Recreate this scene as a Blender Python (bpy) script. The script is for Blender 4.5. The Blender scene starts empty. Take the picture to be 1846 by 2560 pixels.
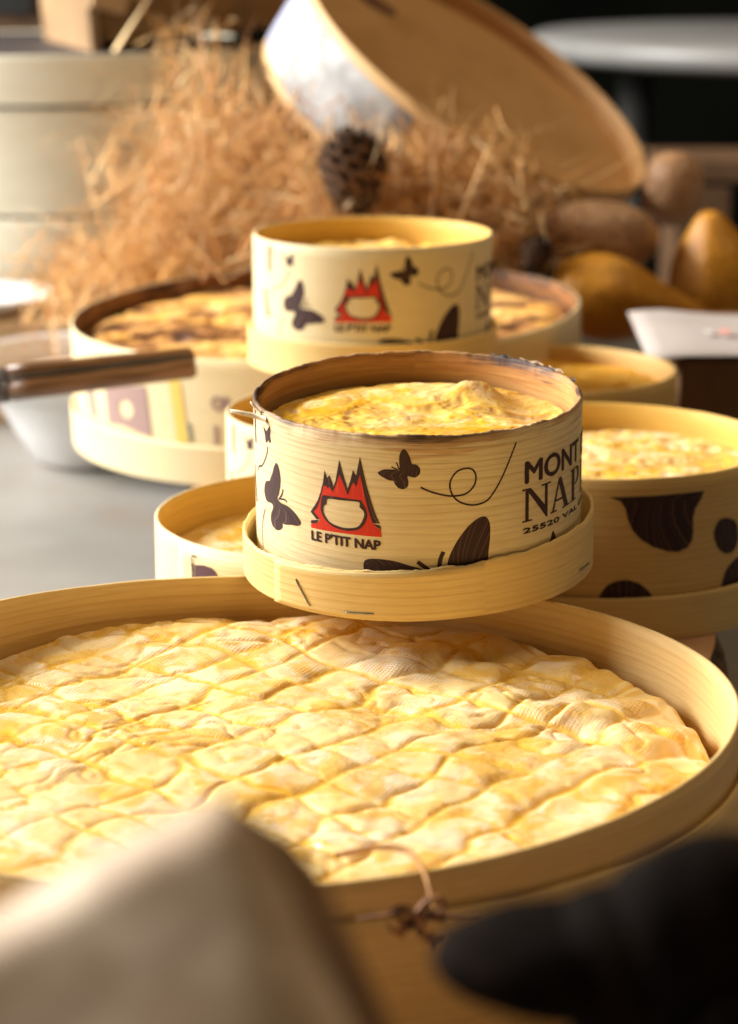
import bpy, bmesh, math, random
import numpy as np
from mathutils import Vector, Matrix, Euler

random.seed(7)
PI = math.pi
scene = bpy.context.scene
col = scene.collection

# ------------------------------------------------------------------ camera
CAM_H = 0.22955
PITCH = 0.24818
cd = bpy.data.cameras.new('camera')
cam = bpy.data.objects.new('camera', cd)
col.objects.link(cam)
cam.location = (0, 0, CAM_H)
cam.rotation_euler = (PI / 2 - PITCH, 0, 0)
cd.lens = 85
cd.sensor_width = 36
cd.sensor_fit = 'AUTO'
cd.clip_start = 0.01
cd.clip_end = 60
cd.dof.use_dof = True
cd.dof.focus_distance = 0.79
cd.dof.aperture_fstop = 11.0
scene.camera = cam

# ------------------------------------------------------------------ light
scene.view_settings.view_transform = 'Standard'
scene.view_settings.look = 'None'
scene.view_settings.gamma = 1
scene.view_settings.exposure = 0
world = bpy.data.worlds.new('World')
scene.world = world
world.use_nodes = True
wb = world.node_tree.nodes['Background']
wb.inputs[0].default_value = (1.0, 0.70, 0.41, 1)
wb.inputs[1].default_value = 0.12


def area(name, loc, target, sx, sy, power, color):
    l = bpy.data.lights.new(name, 'AREA')
    l.shape = 'RECTANGLE'
    l.size, l.size_y = sx, sy
    l.energy = power
    l.color = color
    o = bpy.data.objects.new(name, l)
    col.objects.link(o)
    o.location = loc
    d = Vector(target) - Vector(loc)
    o.rotation_euler = d.to_track_quat('-Z', 'Y').to_euler()
    return o


area('window_light', (-1.72, 1.78, 1.15), (0, 0.95, 0), 0.70, 0.75, 104, (1.0, 0.96, 0.88))
area('window_glow', (-2.2, 1.15, 0.95), (0, 0.9, 0), 1.2, 1.2, 78, (1.0, 0.98, 0.96))
area('overhead_fill', (0.75, 1.35, 2.2), (0.1, 1.1, 0), 0.9, 0.9, 14, (1.0, 0.77, 0.50))  # added fill lamp overhead, brightens the inside of the tipped box

# ------------------------------------------------------------------ helpers


def tag(o, label, cat, group=None, kind=None):
    if label:
        o['label'] = label
    if cat:
        o['category'] = cat
    if group:
        o['group'] = group
    if kind:
        o['kind'] = kind
    return o


def empty(name, loc, rot=(0, 0, 0)):
    o = bpy.data.objects.new(name, None)
    o.empty_display_size = 0.01
    o.location = loc
    o.rotation_euler = rot
    col.objects.link(o)
    return o


def mk(name, verts, faces, mats, parent=None, smooth=True, uvs=None, fmat=None, attrs=None, loc=None, rot=None):
    me = bpy.data.meshes.new(name)
    me.from_pydata([tuple(v) for v in verts], [], [tuple(f) for f in faces])
    if not isinstance(mats, (list, tuple)):
        mats = [mats]
    for m in mats:
        me.materials.append(m)
    if fmat is not None:
        me.polygons.foreach_set('material_index', np.asarray(fmat, dtype=np.int32))
    if smooth:
        me.polygons.foreach_set('use_smooth', [True] * len(me.polygons))
    if uvs is not None:
        ul = me.uv_layers.new(name='UVMap')
        ul.data.foreach_set('uv', np.asarray(uvs, dtype=np.float32).ravel())
    if attrs:
        for k, arr in attrs.items():
            a = me.attributes.new(k, 'FLOAT', 'POINT')
            a.data.foreach_set('value', np.asarray(arr, dtype=np.float32))
    me.update()
    o = bpy.data.objects.new(name, me)
    col.objects.link(o)
    if parent is not None:
        o.parent = parent
    if loc is not None:
        o.location = loc
    if rot is not None:
        o.rotation_euler = rot
    return o


def from_bm(name, bm, mats, parent=None, smooth=False, loc=None, rot=None):
    bmesh.ops.recalc_face_normals(bm, faces=bm.faces)
    me = bpy.data.meshes.new(name)
    bm.to_mesh(me)
    bm.free()
    if not isinstance(mats, (list, tuple)):
        mats = [mats]
    for m in mats:
        me.materials.append(m)
    if smooth:
        for p in me.polygons:
            p.use_smooth = True
    o = bpy.data.objects.new(name, me)
    col.objects.link(o)
    if parent is not None:
        o.parent = parent
    if loc is not None:
        o.location = loc
    if rot is not None:
        o.rotation_euler = rot
    return o


def bm_box(bm, c, s, M=None, bevel=0.0):
    r = bmesh.ops.create_cube(bm, size=1)
    vs = r['verts']
    for v in vs:
        v.co = Vector((v.co.x * s[0], v.co.y * s[1], v.co.z * s[2]))
    if bevel > 0:
        es = list({e for v in vs for e in v.link_edges})
        rr = bmesh.ops.bevel(bm, geom=es, offset=bevel, segments=2, affect='EDGES', profile=0.5)
        vs = list({v for f in rr['faces'] for v in f.verts} | {v for v in vs if v.is_valid})
    for v in vs:
        v.co += Vector(c)
        if M is not None:
            v.co = M @ v.co
    return vs


def box(name, c, s, m, parent=None, bevel=0.0015, rot=None, loc=None):
    bm = bmesh.new()
    bm_box(bm, c, s, None, bevel)
    return from_bm(name, bm, m, parent, loc=loc, rot=rot)


# value noise ----------------------------------------------------------
_tabs = {}


def vnoise(x, y, seed=0):
    if seed not in _tabs:
        _tabs[seed] = np.random.RandomState(seed + 11).rand(256, 256)
    t = _tabs[seed]
    x = np.asarray(x, float); y = np.asarray(y, float)
    xi = np.floor(x).astype(int); yi = np.floor(y).astype(int)
    fx = x - xi; fy = y - yi
    fx = fx * fx * fx * (fx * (fx * 6 - 15) + 10); fy = fy * fy * fy * (fy * (fy * 6 - 15) + 10)
    a = t[xi % 256, yi % 256]; b = t[(xi + 1) % 256, yi % 256]
    c = t[xi % 256, (yi + 1) % 256]; d = t[(xi + 1) % 256, (yi + 1) % 256]
    return (a * (1 - fx) + b * fx) * (1 - fy) + (c * (1 - fx) + d * fx) * fy


def fbm(x, y, seed=0, oct=4):
    s = 0; a = 0.5; n = 0
    for i in range(oct):
        s = s + a * vnoise(x * 2 ** i + 17.3 * i, y * 2 ** i + 9.1 * i, seed + i)
        n += a
        a *= 0.5
    return s / n


def sstep(a, b, x):
    t = np.clip((x - a) / (b - a), 0, 1)
    return t * t * (3 - 2 * t)


# ------------------------------------------------------------------ materials
class NT:
    def __init__(self, name):
        self.m = bpy.data.materials.new(name)
        self.m.use_nodes = True
        self.t = self.m.node_tree
        self.b = self.t.nodes['Principled BSDF']

    def n(self, typ, **kw):
        nd = self.t.nodes.new(typ)
        for k, v in kw.items():
            setattr(nd, k, v)
        return nd

    def l(self, a, b):
        self.t.links.new(a, b)

    def math(self, op, a, b=None, clamp=False):
        nd = self.n('ShaderNodeMath', operation=op)
        nd.use_clamp = clamp
        for i, v in enumerate((a, b)):
            if v is None:
                continue
            if isinstance(v, (int, float)):
                nd.inputs[i].default_value = v
            else:
                self.l(v, nd.inputs[i])
        return nd.outputs[0]

    def mapr(self, v, a, b, c=0.0, d=1.0, smooth=True):
        nd = self.n('ShaderNodeMapRange')
        nd.interpolation_type = 'SMOOTHSTEP' if smooth else 'LINEAR'
        self.l(v, nd.inputs[0])
        for i, x in enumerate((a, b, c, d)):
            nd.inputs[i + 1].default_value = x
        return nd.outputs[0]

    def mix(self, f, a, b, blend='MIX'):
        nd = self.n('ShaderNodeMix', data_type='RGBA', blend_type=blend)
        if isinstance(f, (int, float)):
            nd.inputs[0].default_value = f
        else:
            self.l(f, nd.inputs[0])
        for i, v in ((6, a), (7, b)):
            if isinstance(v, tuple):
                nd.inputs[i].default_value = (*v[:3], 1)
            else:
                self.l(v, nd.inputs[i])
        return nd.outputs[2]

    def coords(self, kind='Object', scale=(1, 1, 1), rot=(0, 0, 0)):
        tc = self.n('ShaderNodeTexCoord')
        mp = self.n('ShaderNodeMapping')
        mp.inputs['Scale'].default_value = scale
        mp.inputs['Rotation'].default_value = rot
        self.l(tc.outputs[kind], mp.inputs[0])
        return mp.outputs[0]

    def noise(self, vec, scale=1.0, detail=3.0, rough=0.55, dist=0.0):
        nd = self.n('ShaderNodeTexNoise')
        nd.inputs['Scale'].default_value = scale
        nd.inputs['Detail'].default_value = detail
        nd.inputs['Roughness'].default_value = rough
        nd.inputs['Distortion'].default_value = dist
        self.l(vec, nd.inputs['Vector'])
        return nd.outputs['Fac']

    def bump(self, h, strength=0.3, dist=0.001, normal=None):
        nd = self.n('ShaderNodeBump')
        nd.inputs['Strength'].default_value = strength
        nd.inputs['Distance'].default_value = dist
        self.l(h, nd.inputs['Height'])
        if normal is not None:
            self.l(normal, nd.inputs['Normal'])
        return nd.outputs[0]

    def set(self, **kw):
        names = dict(color='Base Color', rough='Roughness', normal='Normal', metal='Metallic', sss='Subsurface Weight',
                     spec='Specular IOR Level', coat='Coat Weight', sheen='Sheen Weight')
        for k, v in kw.items():
            s = self.b.inputs[names[k]]
            if isinstance(v, tuple):
                s.default_value = (*v[:3], 1)
            elif isinstance(v, (int, float)):
                s.default_value = v
            else:
                self.l(v, s)
        return self


def simple(name, c, rough=0.5, metal=0.0, spec=0.5, var=0.12, scale=40):
    k = NT(name)
    v = k.coords('Object')
    f = k.noise(v, scale, 4)
    c2 = tuple(max(0, x * (1 - 2 * var)) for x in c)
    c1 = tuple(min(1, x * (1 + var)) for x in c)
    k.set(color=k.mix(k.mapr(f, 0.3, 0.7), c2, c1), rough=rough, metal=metal, spec=spec)
    return k.m


def veneer(name, light, dark, burn=None, vtop=0.06, seed=0.0, spots=0.0, grain=1.0, burn_all=0.0, fscale=400, patch=0.28):
    """thin spruce veneer: grain runs along u, lines stacked along v"""
    k = NT(name)
    tc = k.n('ShaderNodeTexCoord')
    mp = k.n('ShaderNodeMapping')
    mp.inputs['Scale'].default_value = (7, fscale, 1)
    mp.inputs['Location'].default_value = (seed, seed * 3.1, 0)
    k.l(tc.outputs['UV'], mp.inputs[0])
    g1 = k.noise(mp.outputs[0], 1.0, 3, 0.6, 0.25)
    mpa = k.n('ShaderNodeMapping')
    mpa.inputs['Scale'].default_value = (5, 45, 1)
    mpa.inputs['Location'].default_value = (seed * 1.7, seed, 0)
    k.l(tc.outputs['UV'], mpa.inputs[0])
    warpn = k.noise(mpa.outputs[0], 1.0, 2)
    sp0 = k.n('ShaderNodeSeparateXYZ')
    k.l(tc.outputs['UV'], sp0.inputs[0])
    ringv = k.math('FRACT', k.math('ADD', k.math('MULTIPLY', sp0.outputs[1], fscale), k.math('MULTIPLY', warpn, 5.0)))
    late = k.math('MULTIPLY', k.mapr(ringv, 0.35, 0.90), k.mapr(ringv, 0.90, 1.0, 1.0, 0.0))
    late = k.math('MULTIPLY', late, k.mapr(g1, 0.35, 0.65, 0.25, 1.0))
    mp2 = k.n('ShaderNodeMapping')
    mp2.inputs['Scale'].default_value = (60, 2600, 1)
    k.l(tc.outputs['UV'], mp2.inputs[0])
    g2 = k.noise(mp2.outputs[0], 1.0, 2, 0.6)
    mp3 = k.n('ShaderNodeMapping')
    mp3.inputs['Scale'].default_value = (22, 60, 1)
    mp3.inputs['Location'].default_value = (seed + 4, 0, 0)
    k.l(tc.outputs['UV'], mp3.inputs[0])
    g3 = k.noise(mp3.outputs[0], 1.0, 3)
    c = k.mix(k.math('MULTIPLY', late, 0.42 * grain), light, dark)
    c = k.mix(k.mapr(g2, 0.45, 0.75, 0, 0.35 * grain), c, dark)
    mid = tuple(a * 0.8 for a in light)
    c = k.mix(k.mapr(g3, 0.40, 0.70, 0, patch), c, (mid[0], mid[1] * 0.95, mid[2] * 0.8))
    sep = k.n('ShaderNodeSeparateXYZ')
    k.l(tc.outputs['UV'], sep.inputs[0])
    if spots > 0:
        mp4 = k.n('ShaderNodeMapping')
        mp4.inputs['Scale'].default_value = (110, 260, 1)
        k.l(tc.outputs['UV'], mp4.inputs[0])
        sp = k.noise(mp4.outputs[0], 1.0, 1)
        c = k.mix(k.mapr(sp, 0.79, 0.86, 0, spots), c, (0.30, 0.13, 0.03))
    if burn:
        mp5 = k.n('ShaderNodeMapping')
        mp5.inputs['Scale'].default_value = (35, 520, 1)
        mp5.inputs['Location'].default_value = (seed * 2, 7, 0)
        k.l(tc.outputs['UV'], mp5.inputs[0])
        bn = k.noise(mp5.outputs[0], 1.0, 4, 0.65, 0.3)
        mp6 = k.n('ShaderNodeMapping')
        mp6.inputs['Scale'].default_value = (26, 30, 1)
        k.l(tc.outputs['UV'], mp6.inputs[0])
        bn2 = k.noise(mp6.outputs[0], 1.0, 2)
        mp8 = k.n('ShaderNodeMapping')
        mp8.inputs['Scale'].default_value = (18, 1, 1)
        mp8.inputs['Location'].default_value = (3.3, 2, 0)
        k.l(tc.outputs['UV'], mp8.inputs[0])
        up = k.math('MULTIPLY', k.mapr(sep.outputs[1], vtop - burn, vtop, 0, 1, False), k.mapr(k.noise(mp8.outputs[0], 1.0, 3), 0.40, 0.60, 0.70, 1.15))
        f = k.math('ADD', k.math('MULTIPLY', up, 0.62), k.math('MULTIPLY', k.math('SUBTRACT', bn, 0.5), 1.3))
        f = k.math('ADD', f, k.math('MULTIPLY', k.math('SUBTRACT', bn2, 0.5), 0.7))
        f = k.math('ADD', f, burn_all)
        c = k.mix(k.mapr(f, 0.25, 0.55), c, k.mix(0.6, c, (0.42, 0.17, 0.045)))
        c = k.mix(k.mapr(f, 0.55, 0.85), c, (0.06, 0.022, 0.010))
        # the very lip is charred
        lip = k.mapr(k.math('ADD', sep.outputs[1], k.math('MULTIPLY', k.math('SUBTRACT', bn2, 0.5), 0.006)), vtop - 0.0017, vtop - 0.0003, 0, 1)
        mp7 = k.n('ShaderNodeMapping')
        mp7.inputs['Scale'].default_value = (18, 1, 1)
        mp7.inputs['Location'].default_value = (3.3, 2, 0)
        k.l(tc.outputs['UV'], mp7.inputs[0])
        ln = k.noise(mp7.outputs[0], 1.0, 3)
        c = k.mix(k.math('MULTIPLY', lip, k.mapr(ln, 0.43, 0.60, 0.08, 0.9)), c, (0.05, 0.022, 0.014))
    k.set(color=c, rough=0.55, spec=0.35)
    h = k.math('ADD', late, k.math('MULTIPLY', g2, 0.5))
    k.set(normal=k.bump(h, 0.25, 0.0004))
    return k.m


LIGHT = (0.78, 0.54, 0.205)
DARK = (0.52, 0.28, 0.07)
M_OUT = veneer('spruce_veneer', LIGHT, DARK, spots=0.25)
M_IN = veneer('spruce_veneer_inside', (0.80, 0.51, 0.11), (0.55, 0.28, 0.045), seed=3.0)
M_BIG = veneer('pale_spruce_veneer', (0.80, 0.575, 0.245), (0.58, 0.33, 0.10), seed=5.0, fscale=380)
M_TRAY = veneer('yellow_spruce_veneer', (0.82, 0.605, 0.25), (0.58, 0.34, 0.10), seed=9.0, spots=0.2)
M_PALE = veneer('whitish_spruce_veneer', (0.78, 0.66, 0.40), (0.64, 0.48, 0.22), seed=13.0, grain=0.6)
M_BOUT = veneer('singed_veneer', (0.80, 0.67, 0.40), (0.48, 0.30, 0.11), burn=0.011, vtop=0.0617, spots=0.5, seed=1.7)
M_BIN = veneer('scorched_veneer_inside', (0.62, 0.34, 0.11), (0.36, 0.15, 0.035), burn=0.012, vtop=0.0617, seed=6.3, burn_all=0.12)
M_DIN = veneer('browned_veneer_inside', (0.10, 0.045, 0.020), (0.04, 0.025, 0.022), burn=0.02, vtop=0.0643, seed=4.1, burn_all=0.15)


def ink(name, c, streak):
    k = NT(name)
    tc = k.n('ShaderNodeTexCoord')
    mp = k.n('ShaderNodeMapping')
    mp.inputs['Scale'].default_value = (40, 1400, 1)
    k.l(tc.outputs['UV'], mp.inputs[0])
    g = k.noise(mp.outputs[0], 1.0, 3)
    k.set(color=k.mix(k.mapr(g, 0.48, 0.74, 0, 0.75), c, streak), rough=0.6, spec=0.3)
    return k.m


M_INK = ink('dark_brown_ink', (0.035, 0.013, 0.014), (0.24, 0.13, 0.08))
M_RED = ink('red_ink', (0.62, 0.030, 0.012), (0.72, 0.10, 0.035))
M_FADE = ink('faded_purple_ink', (0.34, 0.22, 0.20), (0.5, 0.38, 0.3))
M_YEL = ink('yellow_ink', (0.78, 0.55, 0.12), (0.75, 0.58, 0.22))
M_GINK = ink('grey_green_ink', (0.25, 0.26, 0.20), (0.4, 0.4, 0.3))
M_STEEL = simple('staple_steel', (0.42, 0.40, 0.36), 0.32, 1.0, scale=600)
M_CHAR = simple('charred_bark_band', (0.045, 0.035, 0.035), 0.6, var=0.4, scale=300)


def cheese_mat(name, cream, white, yellow, brown=None, weave=1.0, wet=0.16, wscale=1.0, yel=1.0, wh=0.8):
    k = NT(name)
    ob = k.coords('Object')
    at = k.n('ShaderNodeAttribute', attribute_name='groove')
    gr = at.outputs['Fac']
    at2 = k.n('ShaderNodeAttribute', attribute_name='wet')
    we = at2.outputs['Fac']
    n1 = k.noise(ob, 38 * wscale, 4, 0.6)
    n2 = k.noise(ob, 75 * wscale, 4, 0.6, 0.6)
    n3 = k.noise(ob, 900, 3, 0.65)
    n4 = k.noise(ob, 22 * wscale, 3, 0.6, 0.5)
    n5 = k.noise(ob, 260, 3, 0.6)
    c = k.mix(k.mapr(n1, 0.42, 0.62, 0, wh), cream, white)
    c = k.mix(k.mapr(n5, 0.35, 0.75, 0, 0.25), c, tuple(x * 0.82 for x in cream))
    ypatch = k.mapr(k.math('ADD', n2, k.math('MULTIPLY', n4, 0.6)), 0.77, 0.92, 0, 0.9)
    c = k.mix(k.math('MULTIPLY', ypatch, 0.85 * yel), c, yellow)
    gf = k.math('MULTIPLY', k.mapr(k.math('ADD', gr, k.math('MULTIPLY', k.math('SUBTRACT', n4, 0.5), 1.1)), 0.25, 0.78), 0.9 * yel)
    c = k.mix(gf, c, yellow)
    c = k.mix(k.math('MULTIPLY', we, 0.45), c, (0.80, 0.50, 0.12))
    rough = k.mapr(k.math('ADD', we, k.math('MULTIPLY', ypatch, 0.6)), 0.1, 0.9, 0.52, wet)
    # imprint of the cheese cloth
    r1 = k.coords('Object', (1, 1, 1), (0, 0, 0.5))
    w1 = k.n('ShaderNodeTexWave', wave_type='BANDS', bands_direction='X')
    w2 = k.n('ShaderNodeTexWave', wave_type='BANDS', bands_direction='Y')
    for w in (w1, w2):
        w.inputs['Scale'].default_value = 250
        w.inputs['Distortion'].default_value = 1.2
        w.inputs['Detail'].default_value = 2
        w.inputs['Detail Scale'].default_value = 0.35
        k.l(r1, w.inputs['Vector'])
    wv = k.math('MAXIMUM', w1.outputs['Fac'], w2.outputs['Fac'])
    mask = k.math('MULTIPLY', k.mapr(n1, 0.36, 0.60), k.math('SUBTRACT', 1.0, we, True))
    wm = k.math('MULTIPLY', wv, mask)
    c = k.mix(k.math('MULTIPLY', k.math('SUBTRACT', 1.0, wv), k.math('MULTIPLY', mask, 0.10 * weave)), c, tuple(x * 0.6 for x in cream))
    if brown:
        at3 = k.n('ShaderNodeAttribute', attribute_name='brown')
        c = k.mix(k.mapr(at3.outputs['Fac'], 0.0, 0.6), c, brown[0])
        c = k.mix(k.mapr(at3.outputs['Fac'], 0.55, 1.0), c, brown[1])
    nb = k.bump(wm, 0.42 * weave, 0.00035)
    nb = k.bump(n3, 0.14, 0.0003, nb)
    nb = k.bump(k.math('MULTIPLY', n5, k.math('ADD', we, 0.25)), 0.5, 0.0012, nb)
    k.set(color=c, rough=rough, normal=nb, spec=0.5, sss=0.32)
    k.b.inputs['Subsurface Radius'].default_value = (1.0, 0.55, 0.18)
    k.b.inputs['Subsurface Scale'].default_value = 0.006
    return k.m


CREAM = (0.82, 0.585, 0.25)
WHITE = (0.86, 0.69, 0.48)
YELLOW = (0.80, 0.44, 0.02)
M_CH_BIG = cheese_mat('washed_rind', CREAM, WHITE, YELLOW, yel=0.85, wh=0.9)
M_CH_SM = cheese_mat('molten_rind', (0.85, 0.54, 0.11), (0.87, 0.66, 0.38), (0.85, 0.45, 0.02), weave=0.3, wscale=1.05, wh=0.95)
M_CH_MID = cheese_mat('young_rind', CREAM, (0.86, 0.70, 0.50), YELLOW, weave=0.6, wscale=1.4)
M_CH_COOK = cheese_mat('oven_browned_cheese', (0.80, 0.46, 0.14), (0.82, 0.55, 0.26), (0.76, 0.38, 0.06),
                       brown=((0.42, 0.19, 0.06), (0.08, 0.03, 0.012)), weave=0.2)
M_CH_AMB = cheese_mat('amber_cheese', (0.84, 0.43, 0.04), (0.84, 0.50, 0.10), (0.80, 0.36, 0.01), weave=0.2)

# ------------------------------------------------------------------ cheese boxes


class Shape:
    """outline of a veneer ring: radius by angle; angle 0 faces the camera, + to the right"""

    def __init__(self, R, e1=0.0, e2=0.0):
        self.R, self.e1, self.e2 = R, e1, e2

    def r(self, th):
        A = th - PI / 2
        return self.R * (1 + self.e1 * np.cos(2 * A) + self.e2 * np.sin(2 * A))


def ring(name, shp, z0, ztop, mats, parent, thick=0.0016, n=240, rough=0.0, seed=1, gap=None):
    """a bent strip of veneer with an outside, a thin top edge and an inside; ztop is a function of the angle"""
    th = np.linspace(-PI, PI, n, endpoint=False)
    r = shp.r(th)
    top = np.array([ztop(t) for t in th])
    if rough:
        top = top + rough * (fbm(th * 9, th * 0 + seed, seed, 4) - 0.5) * 2 + rough * 0.8 * (vnoise(th * 60, th * 0, seed + 3) - 0.5)
    bev = min(0.0005, thick * 0.3)
    prof = []
    for f in (0.0, 0.35, 0.7, 0.92):
        prof.append((0.0, lambda t, f=f: z0 + (t - bev - z0) * f, 0))
    prof.append((0.0, lambda t: t - bev, 0))
    prof.append((-bev, lambda t: t, 0))
    prof.append((-(thick - bev), lambda t: t, 0))
    prof.append((-thick, lambda t: t - bev, 1))
    for f in (0.9, 0.6, 0.0):
        prof.append((-thick, lambda t, f=f: z0 + (t - bev - z0) * f, 1))
    V = []; UV = []
    for dr, zf, side in prof:
        z = zf(top)
        rr = r + dr
        V.append(np.stack([rr * np.sin(th), -rr * np.cos(th), z], -1))
        UV.append((th * shp.R, z + (shp.R * 0 if side == 0 else 0)))
    V = np.concatenate(V)
    F = []; U = []; fm = []
    dth = 2 * PI / n * shp.R
    for j in range(len(prof) - 1):
        ua, va = UV[j]; ub, vb = UV[j + 1]
        m = prof[j + 1][2]
        for i in range(n):
            i2 = (i + 1) % n
            F.append((j * n + i, j * n + i2, (j + 1) * n + i2, (j + 1) * n + i))
            u0, u1 = ua[i], ua[i] + dth
            U += [(u0, va[i]), (u1, va[i2]), (u1, vb[i2]), (u0, vb[i])]
            fm.append(m)
    return mk(name, V, F, mats, parent, uvs=U, fmat=fm)


def disc(name, shp, z, thick, m, parent, n=120, inset=0.001):
    th = np.linspace(-PI, PI, n, endpoint=False)
    r = shp.r(th) - inset
    V = [(a * math.sin(t), -a * math.cos(t), z) for a, t in zip(r, th)] + [(a * math.sin(t), -a * math.cos(t), z + thick) for a, t in zip(r, th)]
    F = [tuple(range(n - 1, -1, -1)), tuple(range(n, 2 * n))]
    for i in range(n):
        j = (i + 1) % n
        F.append((i, j, n + j, n + i))
    U = []
    for f in F:
        for v in f:
            U.append((V[v][0], V[v][1] * 0.25))
    return mk(name, V, F, m, parent, smooth=False, uvs=U)


def strip_patch(name, shp, th0, th1, z0f, z1f, off, m, parent, thick=0.0012, n=24, zig=0.0):
    """the end of a veneer strip that overlaps the ring: a curved plate standing proud of it"""
    V = []; F = []; U = []
    zz = 9
    for k, o in enumerate((off, off + thick)):
        for j in range(zz):
            for i in range(n):
                t = th0 + (th1 - th0) * i / (n - 1)
                if i == 0 and zig:
                    t += zig / shp.R * (1 if j % 2 else -1)
                fade = 1.0 if k == 0 else min(1.0, (n - 1 - i) / 8.0 + 0.02)
                z = z0f(t) + (z1f(t) - z0f(t)) * j / (zz - 1)
                rr = float(shp.r(t)) + off + (o - off) * fade
                V.append((rr * math.sin(t), -rr * math.cos(t), z))
                U.append((t * shp.R + 1.3, z))
    N = zz * n
    for j in range(zz - 1):
        for i in range(n - 1):
            a = j * n + i
            F.append((N + a, N + a + 1, N + a + n + 1, N + a + n))
    for i in range(n - 1):
        a = (zz - 1) * n + i
        F.append((a + N, a + N + 1, a + 1, a))
        F.append((i, i + 1, N + i + 1, N + i))
    for j in range(zz - 1):
        a = j * n
        F.append((a, N + a, N + a + n, a + n))
    uv = [U[v] for f in F for v in f]
    return mk(name, V, F, m, parent, uvs=uv)


# prints ---------------------------------------------------------------


def catmull(pts, closed=True, k=5):
    P = [Vector((*p, 0)) for p in pts]
    n = len(P)
    out = []
    rng = range(n) if closed else range(n - 1)
    for i in rng:
        p0 = P[(i - 1) % n] if closed else P[max(i - 1, 0)]
        p1 = P[i]
        p2 = P[(i + 1) % n]
        p3 = P[(i + 2) % n] if closed else P[min(i + 2, n - 1)]
        for j in range(k):
            t = j / k
            v = 0.5 * ((2 * p1) + (-p0 + p2) * t + (2 * p0 - 5 * p1 + 4 * p2 - p3) * t * t + (-p0 + 3 * p1 - 3 * p2 + p3) * t ** 3)
            out.append((v.x, v.y))
    if not closed:
        out.append(tuple(P[-1][:2]))
    return out


def fill2d(loops):
    cu = bpy.data.curves.new('tmp', 'CURVE')
    cu.dimensions = '2D'
    cu.fill_mode = 'BOTH'
    for lp in loops:
        s = cu.splines.new('POLY')
        s.points.add(len(lp) - 1)
        for p, q in zip(s.points, lp):
            p.co = (q[0], q[1], 0, 1)
        s.use_cyclic_u = True
    return curve_mesh(cu)


def curve_mesh(cu):
    o = bpy.data.objects.new('tmp', cu)
    col.objects.link(o)
    bpy.context.view_layer.update()
    dg = bpy.context.evaluated_depsgraph_get()
    me = bpy.data.meshes.new_from_object(o.evaluated_get(dg))
    bpy.data.objects.remove(o)
    bm = bmesh.new()
    bm.from_mesh(me)
    bpy.data.meshes.remove(me)
    return bm


def stroke(pts, w, smooth=True):
    p = catmull(pts, False, 6) if smooth else pts
    bm = bmesh.new()
    L = []; Rr = []
    for i, q in enumerate(p):
        a = p[max(i - 1, 0)]; b = p[min(i + 1, len(p) - 1)]
        d = Vector((b[0] - a[0], b[1] - a[1])).normalized()
        nx, ny = -d.y, d.x
        L.append(bm.verts.new((q[0] + nx * w / 2, q[1] + ny * w / 2, 0)))
        Rr.append(bm.verts.new((q[0] - nx * w / 2, q[1] - ny * w / 2, 0)))
    for i in range(len(p) - 1):
        bm.faces.new((L[i], Rr[i], Rr[i + 1], L[i + 1]))
    return bm


def text2d(s, rect, bold=0.0, shear=0.0):
    cu = bpy.data.curves.new('tmp', 'FONT')
    cu.body = s
    cu.size = 10
    cu.fill_mode = 'BOTH'
    cu.shear = shear
    bm = curve_mesh(cu)
    fit2d(bm, (rect[0] + bold, rect[1] - bold, rect[2] + bold * 0.6, rect[3] - bold * 0.6))
    if bold <= 0:
        return bm
    out = []
    for k, (du, dv) in enumerate(((0, 0), (-bold, 0), (bold, 0), (0, bold * 0.6), (0, -bold * 0.6))):
        b = bm.copy()
        for v in b.verts:
            v.co.x += du
            v.co.y += dv
            v.co.z = k * 0.02
        out.append(b)
    bm.free()
    return join(*out)


def fit2d(bm, rect):
    xs = [v.co.x for v in bm.verts]; ys = [v.co.y for v in bm.verts]
    x0, x1, y0, y1 = min(xs), max(xs), min(ys), max(ys)
    u0, u1, v0, v1 = rect
    for v in bm.verts:
        v.co.x = u0 + (v.co.x - x0) / (x1 - x0) * (u1 - u0)
        v.co.y = v0 + (v.co.y - y0) / (y1 - y0) * (v1 - v0)


def join(*bms):
    out = bmesh.new()
    for b in bms:
        me = bpy.data.meshes.new('t')
        b.to_mesh(me)
        b.free()
        out.from_mesh(me)
        bpy.data.meshes.remove(me)
    return out


def wrap(name, bm, shp, m, parent, du=0.0, off=0.0001, dv=0.0):
    """roll a flat print (millimetres) round a ring"""
    us = [v.co.x for v in bm.verts]
    if not us:
        return None
    u = math.floor(min(us)) + 1.0
    while u < max(us):
        bmesh.ops.bisect_plane(bm, geom=bm.verts[:] + bm.edges[:] + bm.faces[:], plane_co=(u, 0, 0), plane_no=(1, 0, 0))
        u += 1.5
    bmesh.ops.triangulate(bm, faces=bm.faces)
    ul = bm.loops.layers.uv.new('UVMap')
    for f in bm.faces:
        for l in f.loops:
            l[ul].uv = (l.vert.co.x / 1000, l.vert.co.y / 1000)
    for v in bm.verts:
        t = (v.co.x + du) / 1000 / shp.R
        r = float(shp.r(t)) + off + v.co.z / 1000
        v.co = (r * math.sin(t), -r * math.cos(t), (v.co.y + dv) / 1000)
    bm.normal_update()
    for f in bm.faces:
        c = f.calc_center_median()
        if f.normal.x * c.x + f.normal.y * c.y < 0:
            f.normal_flip()
    me = bpy.data.meshes.new(name)
    bm.to_mesh(me)
    bm.free()
    me.materials.append(m)
    o = bpy.data.objects.new(name, me)
    col.objects.link(o)
    o.parent = parent
    return o


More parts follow.
